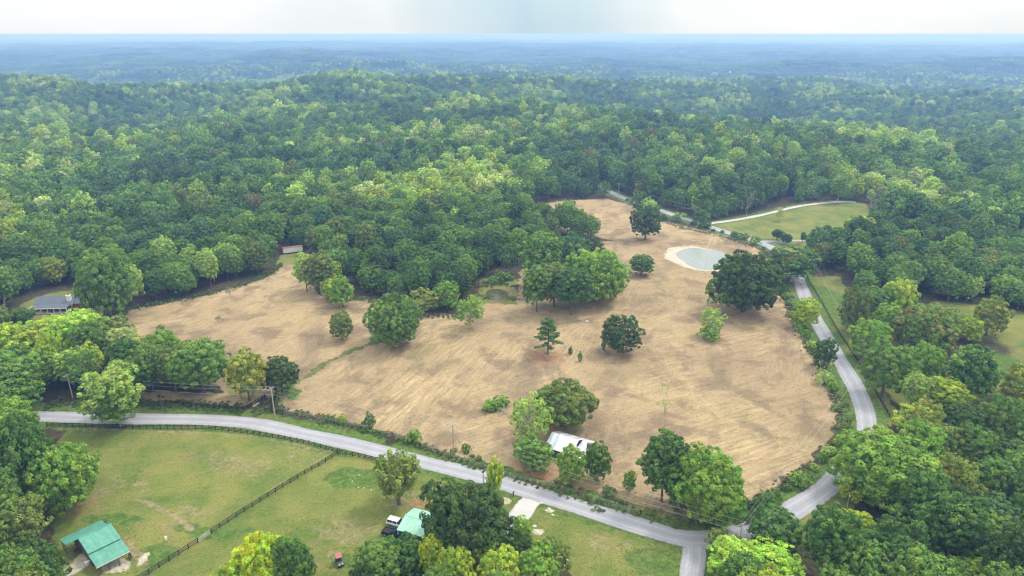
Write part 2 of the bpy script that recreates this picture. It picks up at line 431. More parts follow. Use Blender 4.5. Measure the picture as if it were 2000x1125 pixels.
def far_patch(seed):
    """a hundred-odd metres of closed canopy far off, as rounded crowns of leaf faces"""
    g = np.random.default_rng(seed); pf = []
    S = 74.0
    for i in range(7):
        for j in range(7):
            x = (i + g.uniform(.1, .9)) / 7 * S - S / 2; y = (j + g.uniform(.1, .9)) / 7 * S - S / 2
            h = g.uniform(11, 19); r = g.uniform(5, 7.5); lr = g.uniform()
            for k in range(7):
                q = k * 2.4 + g.uniform(); w = 0 if k == 0 else g.uniform(.45, .8)
                pf.append((np.array([x + math.cos(q) * r * w, y + math.sin(q) * r * w, h - 4.5 * w * w - .5]), r * .42, np.array([math.cos(q) * w, math.sin(q) * w, 1.0]), lr))
    return leaf_mesh('crown', pf, 7, 3.0, g, flat=.7, jit=.4)

# ------------------------------------------------------------------ outlines read off the photograph, laid on the ground
def W(pts): return np.array([G(*p)[:2] for p in pts])
FIELD = W([(1035,400),(1100,392),(1185,388),(1240,402),(1300,432),(1350,445),(1420,462),(1480,482),(1508,515),(1528,580),(1548,620),(1578,680),(1608,740),
  (1634,790),(1636,830),(1614,870),(1566,912),(1500,960),(1440,1003),(1400,1024),(1330,1022),(1250,1000),(1180,975),(1100,950),(1000,928),(950,912),(880,888),
  (800,860),(740,843),(660,822),(575,803),(545,790),(520,772),(480,796),(400,790),(330,786),(270,790),(275,765),(440,765),(400,735),(300,690),(215,650),(250,606),
  (400,576),(480,556),(530,535),(556,514),(590,518),(640,568),(740,584),(830,612),(905,612),(950,590),(1010,595),(1010,560),(1015,530),(1060,490),(1110,476),(1195,470),(1130,455),(1060,440),(1036,420)])
LAWN_L = W([(135,838),(380,840),(500,852),(640,878),(750,903),(900,940),(1000,968),(1030,990),(1000,1030),(960,1100),(800,1118),(700,1150),(600,1250),(440,1300),
  (280,1250),(240,1150),(150,1130),(118,1060),(100,1000),(130,930),(105,880)])
LAWN_R = W([(1030,990),(1055,982),(1200,1032),(1330,1072),(1352,1100),(1360,1300),(1100,1300),(1120,1140),(1090,1100),(1020,1040)])
LAWN_FAR = W([(1380,438),(1500,418),(1570,401),(1640,395),(1690,398),(1715,425),(1690,450),(1610,500),(1575,515),(1530,500),(1450,464)])
STRIP_R = W([(1577,540),(1640,540),(1660,580),(1650,640),(1690,680),(1720,760),(1760,820),(1737,830),(1700,770),(1640,665),(1600,600)])
CLEAR_R = [W([(1650,560),(1730,575),(1960,600),(2150,640),(2150,920),(1900,900),(1830,850),(1750,800),(1690,690)])]
YARD_H = W([(30,606),(55,585),(120,568),(190,566),(205,600),(190,650),(130,682),(30,680)])
YARD_T = W([(535,525),(546,499),(600,493),(616,520),(590,535)])
PONDSIDE = W([(935,545),(1010,545),(1015,600),(935,600)])
BEND = W([(1530,1040),(1560,1000),(1612,960),(1660,930),(1668,985),(1640,1015),(1600,1045),(1560,1062)])
YARD_BARN = W([(110,1060),(140,1030),(200,1015),(300,1040),(290,1130),(230,1200),(120,1160)])
def edge_dist(P, poly):
    """signed distance, positive inside"""
    x, y = P[:, 0], P[:, 1]; d2 = np.full(len(P), 1e18); ins = np.zeros(len(P), bool)
    n = len(poly)
    for i in range(n):
        ax, ay = poly[i]; bx, by = poly[(i + 1) % n]
        ex, ey = bx - ax, by - ay
        t = np.clip(((x - ax) * ex + (y - ay) * ey) / (ex * ex + ey * ey + 1e-9), 0, 1)
        d2 = np.minimum(d2, (x - ax - t * ex) ** 2 + (y - ay - t * ey) ** 2)
        c = (ay > y) != (by > y)
        with np.errstate(divide='ignore', invalid='ignore'):
            xi = ax + (y - ay) / (by - ay + 1e-12) * ex
        ins ^= c & (x < xi)
    return np.where(ins, 1, -1) * np.sqrt(d2)
def line_dist(P, pts):
    x, y = P[:, 0], P[:, 1]; d2 = np.full(len(P), 1e18)
    for (ax, ay), (bx, by) in zip(pts[:-1], pts[1:]):
        ex, ey = bx - ax, by - ay
        t = np.clip(((x - ax) * ex + (y - ay) * ey) / (ex * ex + ey * ey + 1e-9), 0, 1)
        d2 = np.minimum(d2, (x - ax - t * ex) ** 2 + (y - ay - t * ey) ** 2)
    return np.sqrt(d2)
def smooth(pts, step=1.5):
    P = [np.array(p, float) for p in pts]; out = []
    for i in range(len(P) - 1):
        a, b, c, d = P[max(i - 1, 0)], P[i], P[i + 1], P[min(i + 2, len(P) - 1)]
        n = max(2, int(np.linalg.norm(c - b) / step))
        for k in range(n):
            t = k / n
            out.append(0.5 * (2 * b + (c - a) * t + (2 * a - 5 * b + 4 * c - d) * t * t + (3 * b - a - 3 * c + d) * t ** 3))
    out.append(P[-1]); return np.array(out)
ROAD_A = smooth(W([(-60,815),(30,812),(90,813.5),(200,817.5),(300,818.5),(400,820),(500,828),(600,849),(700,871),(826,903),(937,929.5),(990,946),(1100,981),(1200,1012),(1280,1037),(1345,1053),
   (1420,1049),(1480,1028),(1537,1003),(1613,954),(1660,905),(1688,870),(1694,845),(1688,800),(1670,755),(1638,700),(1597,630),(1575,585),(1560,548),(1546,520),(1518,490),(1484,474),
   (1447,462.5),(1405,449),(1370,437),(1320,421),(1260,401),(1218,386),(1192,375),(1165,362)]))
ROAD_B = smooth(W([(1352,1052),(1356,1080),(1352,1110),(1345,1160),(1330,1250)]))
DRIVE_A = smooth(W([(1050,968),(1030,985),(1018,1003),(990,1030),(950,1060),(900,1110)]))
DRIVE_FAR = smooth(W([(1372,438),(1420,432),(1500,417),(1568,401.5),(1634,394.5),(1672,395)]))
DRIVE_FAR2 = smooth(W([(1484,473),(1515,470.5),(1560,470),(1610,468),(1650,462),(1690,448)]))
TRACK = smooth(W([(520,785),(545,768),(590,740),(640,708),(690,684),(738,668),(760,655)]))
ROADS = [(ROAD_A, 2.9), (ROAD_B, 2.4), (DRIVE_A, 2.2), (DRIVE_FAR, 1.6), (DRIVE_FAR2, 1.7)]
def near_roads(P): return np.min([line_dist(P, r[::6]) - w for r, w in ROADS], axis=0)

# ------------------------------------------------------------------ ground sheet
ang = np.concatenate([np.arange(-180, -52, 4.0), np.arange(-52, 52.01, 0.26), np.arange(56, 179, 4.0)])
rr = [42.0]
while rr[-1] < 24500: rr.append(rr[-1] * (1.0055 if rr[-1] < 600 else 1.012))
rr = np.array(rr); NA, NR = len(ang), len(rr)
A_, R_ = np.meshgrid(np.radians(ang), rr)
X = (np.sin(A_) * R_).ravel(); Y = (np.cos(A_) * R_).ravel()
PP = np.stack([X, Y], 1); rad_ = np.hypot(X, Y)
nearm = rad_ < 900
Z = TH(X, Y)
tan_ = np.zeros(len(X)); lawn = np.zeros(len(X)); verge = np.zeros(len(X)); clay = np.zeros(len(X)); pale = np.zeros(len(X)); dry = np.zeros(len(X)); shed = np.zeros(len(X))
Pn = PP[nearm]; xn, yn = Pn[:, 0], Pn[:, 1]
wob = 0.9 * np.sin(xn * .9 + 1.3 * np.sin(yn * .7)) + 0.7 * np.sin(yn * 1.3 + 2 * np.sin(xn * .45)) + 1.1 * np.sin(xn * .23 + yn * .31)
dF = edge_dist(Pn, FIELD) + wob * .5
dR = near_roads(Pn)
dlawns = np.maximum.reduce([edge_dist(Pn, p) for p in (LAWN_L, LAWN_R, LAWN_FAR, STRIP_R, YARD_H, YARD_BARN, PONDSIDE, YARD_T, BEND)]) + wob * .5
tn = sstep(-1.0, 1.5, dF)
ln = sstep(-1.2, 1.2, dlawns)
vg = sstep(5.2, 2.4, dR + wob * .6) * (1 - .5 * ln)
vg = np.maximum(vg, sstep(2.4, 1.0, line_dist(Pn, TRACK[::4]) + wob * .35) * .52)
rgt = np.max([edge_dist(Pn, p) for p in CLEAR_R], axis=0)
ln = np.maximum(ln, sstep(-3, 3, rgt) * sstep(-1.1, .2, np.sin(xn * .11) + np.sin(yn * .13 + 1)) * .85)
tn = tn * (1 - vg)
cl = np.zeros(len(xn)); pl = np.zeros(len(xn)); dr = np.zeros(len(xn))
def blob(px, py, rx, ry, soft=.5, wb=.12):
    c = G(px, py); k = FPX / proj(c)[2]; ax = rx / k; ay = abs(G(px, py - ry).y - G(px, py + ry).y) / 2
    d = np.hypot((xn - c.x) / ax, (yn - c.y) / ay) + wob * wb
    return sstep(1 + soft * .5, 1 - soft * .5, d)
for b in ((1070,696,46,17,.7),(1110,745,30,10,.9),(1150,905,60,22,.8),(1060,925,50,12,.8),(822,985,18,12,.4),(978,588,24,4,.6),(996,572,6,12,.6),(1090,935,70,14,.8)): cl = np.maximum(cl, .52 * blob(*b))
for b in ((140,990,45,28,.8),(990,985,14,6,.5)): cl = np.maximum(cl, .45 * blob(*b))
for b in ((1360,502,60,23,.2,.03),): pl = np.maximum(pl, blob(*b))
for b in ((1075,997,10,4,.5),(1050,1038,14,6,.6),(985,978,14,6,.6),(150,1105,22,26,.6),(225,1105,32,16,.5),(500,790,8,6,.6),(280,1092,8,14,.5)): pl = np.maximum(pl, .75 * blob(*b))
for b in ((690,1035,70,28,1.0),(640,1100,28,30,.8),(800,975,60,30,1.0),(500,905,130,28,1.6),(330,1030,40,18,1.0),(200,960,80,30,1.2),(380,1000,50,12,1.2),(1180,1060,60,18,1.2),(1290,975,110,30,.7),(1115,830,60,20,1.2),(1240,880,50,22,1.2)):
    dr = np.maximum(dr, .5 * blob(*b, .3))
lush = np.zeros(len(xn))
for pts, wd, st_, ch in (([(262,975),(300,988),(345,1012),(378,1038)],.55,.8,'d'),([(245,1052),(262,1075),(285,1105)],.7,.8,'d'),([(640,890),(580,925),(480,990),(415,1036),(330,1090)],.5,.55,'d'),
   ([(700,1000),(620,1010),(540,1020),(470,1050)],.8,.4,'d'),([(820,632),(900,622),(1000,630),(1080,634),(1200,612)],.9,.6,'g'),([(735,620),(728,640),(745,660),(790,672)],.8,.5,'g'),
   ([(1290,470),(1300,520),(1350,550),(1420,556)],1.6,.35,'g'),([(548,770),(560,790),(556,806)],1.0,.8,'d'),([(100,838),(300,842),(500,853),(650,884)],.6,.55,'d'),([(1060,642),(1120,633),(1160,622)],.5,.6,'d')):
    v_ = st_ * sstep(wd + .7, wd * .3, line_dist(Pn, smooth(W(pts))[::3]) + wob * .12)
    if ch == 'd': dr = np.maximum(dr, v_)
    else: lush = np.maximum(lush, v_)
for b in ((690,935,70,20,.7),(310,1080,40,22,.8),(225,1015,55,14,.7),(360,1030,30,9,.9),(790,1060,40,14,.8),(665,1095,26,16,.6),(1290,1100,70,30,1.2),(200,1070,20,30,1),(430,1040,60,14,1.2),(745,655,26,22,.7),(560,770,26,16,1),(1960,720,50,40,1),(1870,830,40,24,1),(1640,600,40,50,1.2),(190,570,50,16,1)):
    lush = np.maximum(lush, blob(*b))
for b in ((1362,508,88,34,.35),(1290,700,60,14,1.4),(1290,640,60,16,1.4),(900,755,80,12,1.4),(620,690,50,16,1.4),(1400,830,90,24,1.4),(1560,800,40,50,1.4)): lush = np.maximum(lush, .42 * blob(*b) * (1 - pl))
vg = np.maximum(vg, lush * np.where(tn > .5, .8, .95)); 
tan_[nearm] = tn; lawn[nearm] = ln; verge[nearm] = vg; clay[nearm] = cl; pale[nearm] = pl; dry[nearm] = dr
# the two ponds are cut a little into the ground
def pond_shape(px, py, rx, ry):
    c = G(px, py); k = FPX / proj(c)[2]; return c, rx / k, abs(G(px, py - ry).y - G(px, py + ry).y) / 2
PONDS = [pond_shape(1374, 503, 49, 20), pond_shape(970, 573, 21, 12)]
for i, (c, ax, ay) in enumerate(PONDS):
    d = np.hypot((X - c.x) / ax, (Y - c.y) / ay); an = np.arctan2((Y - c.y) / ay, (X - c.x) / ax); d = d / (1.0 + .05 * np.sin(3 * an + 1) + .04 * np.sin(5 * an + i) + .03 * i * np.sin(2 * an + 2))
    lvl = c.z - 0.5
    bed = lvl - 0.6 + 0.6 * np.clip(d, 0, 3) ** 2
    Z = np.where(d < 2.2, np.minimum(Z, np.where(d < 1, bed, lvl + 1.6 * (d - 1) ** 1.0 )), Z)
F = []
i0 = (np.arange(NR - 1)[:, None] * NA + np.arange(NA)[None, :]); j = (np.arange(NA) + 1) % NA; i1 = (np.arange(NR - 1)[:, None] * NA + j[None, :])
Fq = np.stack([i0, i1, i1 + NA, i0 + NA], -1).reshape(-1, 4)[:, ::-1]
gm = mesh_np('ground', np.stack([X, Y, Z], 1), np.ascontiguousarray(Fq), smooth=True)
for nm, ch in (('cover', (tan_, lawn, verge)), ('bare', (clay, pale, dry))):
    at = gm.attributes.new(nm, 'FLOAT_COLOR', 'POINT')
    at.data.foreach_set('color', np.stack([*ch, np.ones(len(X))], 1).astype(np.float32).ravel())
def ground_material():
    m = bpy.data.materials.new('ground'); m.use_nodes = True; k = NT(m); b = k.n['Principled BSDF']
    pos = k.n.new('ShaderNodeNewGeometry').outputs['Position']
    ca = k.attr('cover'); cb = k.attr('bare')
    s1 = k.n.new('ShaderNodeSeparateColor'); k.l.new(ca.outputs['Color'], s1.inputs[0])
    s2 = k.n.new('ShaderNodeSeparateColor'); k.l.new(cb.outputs['Color'], s2.inputs[0])
    big = k.noise(pos, .016, 4, .6, .5); mid = k.noise(pos, .075, 5, .62, .3); fine = k.noise(pos, .9, 5, .7); vf = k.noise(pos, 3.2, 3, .7)
    st1 = k.noise(k.mapping(k.mapping(pos, (0, 0, R(-66))), (0, 0, 0), (.13, 1.0, 1)), 1.0, 4, .62, .25)       # mown swathes
    st2 = k.noise(k.mapping(k.mapping(pos, (0, 0, R(-26))), (0, 0, 0), (.09, .8, 1)), 1.0, 4, .62, .4)
    sel = k.rng(k.noise(pos, .010, 2, .5, 1.0), .44, .56)
    st = k.math('ADD', k.math('MULTIPLY', st1, sel), k.math('MULTIPLY', st2, k.math('SUBTRACT', 1.0, sel)))
    # dry hay stubble
    hay = k.mix(k.math('ADD', .28, k.math('MULTIPLY', k.math('SUBTRACT', k.rng(st, .26, .72), .28), k.rng(k.noise(pos, .022, 3, .6, .8), .36, .64, .35, 1.0))), (.27, .195, .110), (.50, .375, .205))
    hay = k.mix(k.math('MULTIPLY', k.rng(mid, .48, .64), .68), hay, (.150, .108, .072))
    hay = k.mix(k.math('MULTIPLY', k.rng(k.noise(k.mapping(pos, (0, 0, R(30)), (1, .55, 1)), .034, 6, .68, .6), .51, .62), .52), hay, (.125, .092, .066))
    hay = k.mix(k.math('MULTIPLY', k.rng(big, .52, .66), .4), hay, (.22, .155, .10))
    hay = k.mix(k.math('MULTIPLY', k.rng(big, .48, .33), .5), hay, (.42, .32, .16))
    gre = k.rng(k.noise(pos, .045, 5, .65, .8), .56, .72)
    hay = k.mix(k.math('MULTIPLY', gre, .75), hay, (.185, .18, .065))
    hay = k.mix(k.math('MULTIPLY', k.rng(vf, .45, .75), .35), hay, (.47, .37, .20))
    hay = k.mix(k.math('MULTIPLY', k.rng(fine, .52, .30), .4), hay, (.13, .095, .058))
    # paddock grass
    gr = k.mix(k.rng(mid, .34, .66), (.110, .165, .030), (.235, .230, .060))
    gr = k.mix(k.math('MULTIPLY', k.rng(k.noise(pos, .055, 5, .68, 1.2), .52, .72), .7), gr, (.235, .180, .085))
    gr = k.mix(k.math('MULTIPLY', k.rng(fine, .42, .66), .35), gr, (.24, .25, .080))
    gr = k.mix(k.math('MULTIPLY', k.rng(vf, .56, .38), .4), gr, (.075, .095, .022))
    # lush strip grass
    lu = k.mix(k.rng(fine, .35, .68), (.060, .115, .022), (.140, .205, .042))
    lu = k.mix(k.math('MULTIPLY', k.rng(mid, .5, .7), .6), lu, (.17, .155, .06))
    # wood floor
    fl = k.mix(k.rng(fine, .35, .65), (.045, .038, .022), (.115, .085, .052))
    fl = k.mix(k.math('MULTIPLY', k.rng(mid, .46, .6), .7), fl, (.045, .065, .020))
    jit = k.math('MULTIPLY', k.math('SUBTRACT', k.noise(pos, .55, 5, .75), .5), .9)
    def cov(s): return k.math('MULTIPLY', k.rng(k.math('ADD', s, jit), .32, .68), k.rng(s, 0.0, .12))
    col = k.mix(cov(s1.outputs[1]), fl, gr)
    col = k.mix(cov(s1.outputs[0]), col, hay)
    col = k.mix(cov(s1.outputs[2]), col, lu)
    dryc = k.mix(k.rng(fine, .35, .65), (.20, .15, .085), (.36, .29, .17))
    col = k.mix(k.math('MULTIPLY', cov(s2.outputs[2]), .75), col, dryc)
    col = k.mix(k.math('MULTIPLY', cov(s2.outputs[0]), .8), col, k.mix(k.rng(fine, .3, .7), (.26, .115, .055), (.40, .20, .11)))
    col = k.mix(cov(s2.outputs[1]), col, k.mix(k.rng(fine, .3, .7), (.40, .35, .26), (.58, .52, .41)))
    # far off, where the wood is one mass
    geo = k.n.new('ShaderNodeVectorMath'); geo.operation = 'LENGTH'; k.l.new(pos, geo.inputs[0])
    farf = k.rng(geo.outputs['Value'], 8600, 9300)
    can = k.mix(k.rng(k.noise(pos, .006, 8, .8), .4, .62), (.020, .036, .014), (.060, .085, .028))
    col = k.mix(farf, col, can)
    k.l.new(col, b.inputs['Base Color']); b.inputs['Roughness'].default_value = .95; b.inputs['Specular IOR Level'].default_value = .1
    bp = k.n.new('ShaderNodeBump'); bp.inputs['Strength'].default_value = .8; bp.inputs['Distance'].default_value = .28
    k.l.new(k.math('ADD', k.math('ADD', vf, fine), st), bp.inputs['Height']); k.l.new(bp.outputs[0], b.inputs['Normal'])
    return m
gm.materials.append(ground_material())
ground = link(bpy.data.objects.new('ground', gm)); ground['kind'] = 'structure'

# ------------------------------------------------------------------ roads, drives, ponds
def road_material(name, c0, c1, tracks=True):
    m = bpy.data.materials.new(name); m.use_nodes = True; k = NT(m); b = k.n['Principled BSDF']
    pos = k.n.new('ShaderNodeNewGeometry').outputs['Position']
    f = k.noise(pos, 5.0, 4, .75); g = k.noise(pos, .12, 5, .65)
    u = k.attr('across').outputs['Fac']
    col = k.mix(k.rng(f, .3, .7), c0, c1)
    if tracks:                                   # tyre-polished lines, darker oil line between them
        a = k.math('ABSOLUTE', k.math('SUBTRACT', k.math('ABSOLUTE', u), .45))
        col = k.mix(k.math('MULTIPLY', k.rng(a, .16, .02), .45), col, tuple(x * 1.22 for x in c1))
        col = k.mix(k.math('MULTIPLY', k.rng(k.math('ABSOLUTE', u), .10, .0), .30), col, tuple(x * .65 for x in c0))
        col = k.mix(k.math('MULTIPLY', k.rng(k.noise(pos, .5, 5, .7, 1.0), .58, .70), .25), col, tuple(x * .6 for x in c0))
    col = k.mix(k.math('MULTIPLY', k.rng(g, .4, .65), .3), col, tuple(x * .8 for x in c0))
    edge = k.rng(k.math('ADD', k.math('ABSOLUTE', u), k.math('MULTIPLY', k.math('SUBTRACT', k.noise(pos, .8, 5, .75), .5), .55)), .86, .99)
    col = k.mix(k.math('MULTIPLY', edge, .8), col, (.17, .155, .10))
    k.l.new(col, b.inputs['Base Color']); b.inputs['Roughness'].default_value = .9; b.inputs['Specular IOR Level'].default_value = .2
    bp = k.n.new('ShaderNodeBump'); bp.inputs['Strength'].default_value = .4; bp.inputs['Distance'].default_value = .02
    k.l.new(f, bp.inputs['Height']); k.l.new(bp.outputs[0], b.inputs['Normal'])
    return m
ASPHALT = road_material('weathered_asphalt', (.275, .275, .295), (.375, .375, .40))
GRAVEL = road_material('pale_gravel', (.42, .40, .38), (.60, .58, .55), False)
def strip(name, path, hw, m, lift, wob_=.18):
    pts = path; T = np.gradient(pts, axis=0); T /= np.linalg.norm(T, axis=1, keepdims=True); N = np.stack([T[:, 1], -T[:, 0]], 1)
    us = np.linspace(-1, 1, 9); V = []; U = []
    for i in range(len(pts)):
        w = hw + wob_ * math.sin(i * .37) * math.sin(i * .11 + 1)
        for u in us:
            q = pts[i] + N[i] * u * w; V.append((q[0], q[1], th(q[0], q[1]) + lift - .03 * abs(u) ** 3 * (1 if lift > .03 else 0))); U.append(u)
    n = len(us)
    Fs = np.array([(i * n + k, (i + 1) * n + k, (i + 1) * n + k + 1, i * n + k + 1) for i in range(len(pts) - 1) for k in range(n - 1)])
    me = mesh_np(name, np.array(V), Fs[:, ::-1].copy(), [m], smooth=True)
    a = me.attributes.new('across', 'FLOAT', 'POINT'); a.data.foreach_set('value', np.array(U, np.float32))
    if me.polygons[0].normal.z < 0: me.flip_normals()
    o = link(bpy.data.objects.new(name, me)); o['kind'] = 'structure'; return o
strip('country_road', ROAD_A, 2.9, ASPHALT, .085)
strip('side_lane', ROAD_B, 2.4, ASPHALT, .070)
strip('driveway', DRIVE_A, 2.3, GRAVEL, .060, .35)
strip('far_driveway', DRIVE_FAR, 1.7, GRAVEL, .07)
strip('lawn_driveway', DRIVE_FAR2, 1.8, ASPHALT, .06)
def water_mat(name, col, rough=.08):
    m = mat(name, col, rough, spec=.5); k = NT(m); b = k.n['Principled BSDF']
    pos = k.n.new('ShaderNodeNewGeometry').outputs['Position']
    k.l.new(k.mix(k.rng(k.noise(pos, .12, 4, .6, 1.5), .35, .65), tuple(c * .95 for c in col), tuple(min(1, c * 1.04) for c in col)), b.inputs['Base Color'])
    bp = k.n.new('ShaderNodeBump'); bp.inputs['Strength'].default_value = .15; bp.inputs['Distance'].default_value = .02
    k.l.new(k.noise(pos, 2.5, 3, .6), bp.inputs['Height']); k.l.new(bp.outputs[0], b.inputs['Normal']); return m
for nm, (c, ax, ay), m in (('pale_pond_water', PONDS[0], water_mat('milky_water', (.225, .255, .235), .16)), ('dark_pond_water', PONDS[1], water_mat('dark_water', (.085, .080, .028), .15))):
    V = [(c.x, c.y, c.z - .5)]
    for i in range(64):
        q = 2 * math.pi * i / 64; k_ = 1.12
        V.append((c.x + math.cos(q) * ax * k_, c.y + math.sin(q) * ay * k_, c.z - .5))
    o = link(bpy.data.objects.new(nm, mesh_np(nm, V, [(0, i + 1, (i + 1) % 64 + 1) for i in range(64)], [m]))); o['kind'] = 'structure'

# ------------------------------------------------------------------ trees
TINT = {
 'dark green': ((.020, .046, .014), (.040, .080, .022)), 'deep green': ((.026, .066, .018), (.055, .120, .028)),
 'mid-green': ((.042, .094, .022), (.080, .150, .034)), 'bright green': ((.056, .120, .022), (.108, .190, .034)),
 'light green': ((.095, .170, .045), (.165, .250, .070)), 'pale green': ((.130, .190, .085), (.210, .270, .120)),
 'yellow-green': ((.085, .150, .022), (.190, .260, .032)), 'lime green': ((.100, .195, .030), (.180, .290, .050)),
 'golden yellow': ((.110, .185, .018), (.190, .245, .020)), 'olive green': ((.044, .080, .022), (.095, .130, .036)),
 'olive yellow': ((.070, .112, .024), (.160, .190, .038)), 'orange-tinged green': ((.048, .100, .022), (.108, .128, .038)),
 'pale yellow': ((.070, .112, .030), (.135, .185, .060)),
 'grey-brown': ((.070, .075, .075), (.105, .110, .105)), 'blue-green': ((.030, .075, .036), (.060, .120, .055)),
 'rusty': ((.062, .080, .034), (.100, .092, .046)),
}
SRC = {}                                          # (kind, variant) -> (crown object, trunk object)
TINT = {k: (tuple(c * f for c, f in zip(a, (3.4, 2.9, 2.2))), tuple(c * f for c, f in zip(b, (2.6, 2.12, 1.7)))) for k, (a, b) in TINT.items()}
def place(kind, var, P, rz, sx, sz, tint, name, label, cat, group=None, jit=0.0):
    cm, tm, r0, h0 = PROTO[kind][var % len(PROTO[kind])]
    o = empty(name, P, rz, label=label, cat=cat, group=group); u_ = rnd.uniform(.9, 1.11); o.scale = (sx * u_, sx / u_, sz)
    a, b = TINT[tint]; j = 1 + jit
    tk = None; ck = None
    if tm is not None: tk = link(bpy.data.objects.new('trunk', tm), o)
    if cm is not None:
        ck = link(bpy.data.objects.new('crown', cm), o)
        ck['tint_a'] = [c * j for c in a]; ck['tint_b'] = [c * j for c in b]
    SRC.setdefault((kind, var % len(PROTO[kind])), (ck, tk))
    return o
TREES = []                                        # x, y, radius of every hand-placed tree
KN = {'pine': 'pine_tree', 'cedar': 'cedar_tree', 'bare': 'bare_tree', 'sapling': 'sapling', 'bush': 'bush'}
_vc = {}
def tree(bx, by, wpx, top, kind, tint, label, group=None, dz=0.0):
    P = G(bx, by); dep = proj((P.x, P.y, P.z + 5))[2]
    rad = wpx / 2 * dep / FPX
    b = (562.5 - top) / FPX; zt = CAM_H + P.y * (b * CP - SP) / (CP + b * SP)
    H = max(.8, zt - P.z)
    if kind in ('big', 'round', 'oval', 'bush', 'cedar'): H -= rad * .12
    v = _vc.get(kind, 0); _vc[kind] = v + 1
    r0, h0 = PROTO[kind][v % len(PROTO[kind])][2:]
    TREES.append((P.x, P.y, rad))
    return place(kind, v, P + Vector((0, 0, -.05)), rnd.uniform(0, 6.28), rad / r0 * 1.04, H / h0, tint, KN.get(kind, 'broadleaf_tree'), label,
                 {'bush': 'bush', 'sapling': 'sapling'}.get(kind, 'tree'), group, rnd.uniform(-.08, .1))
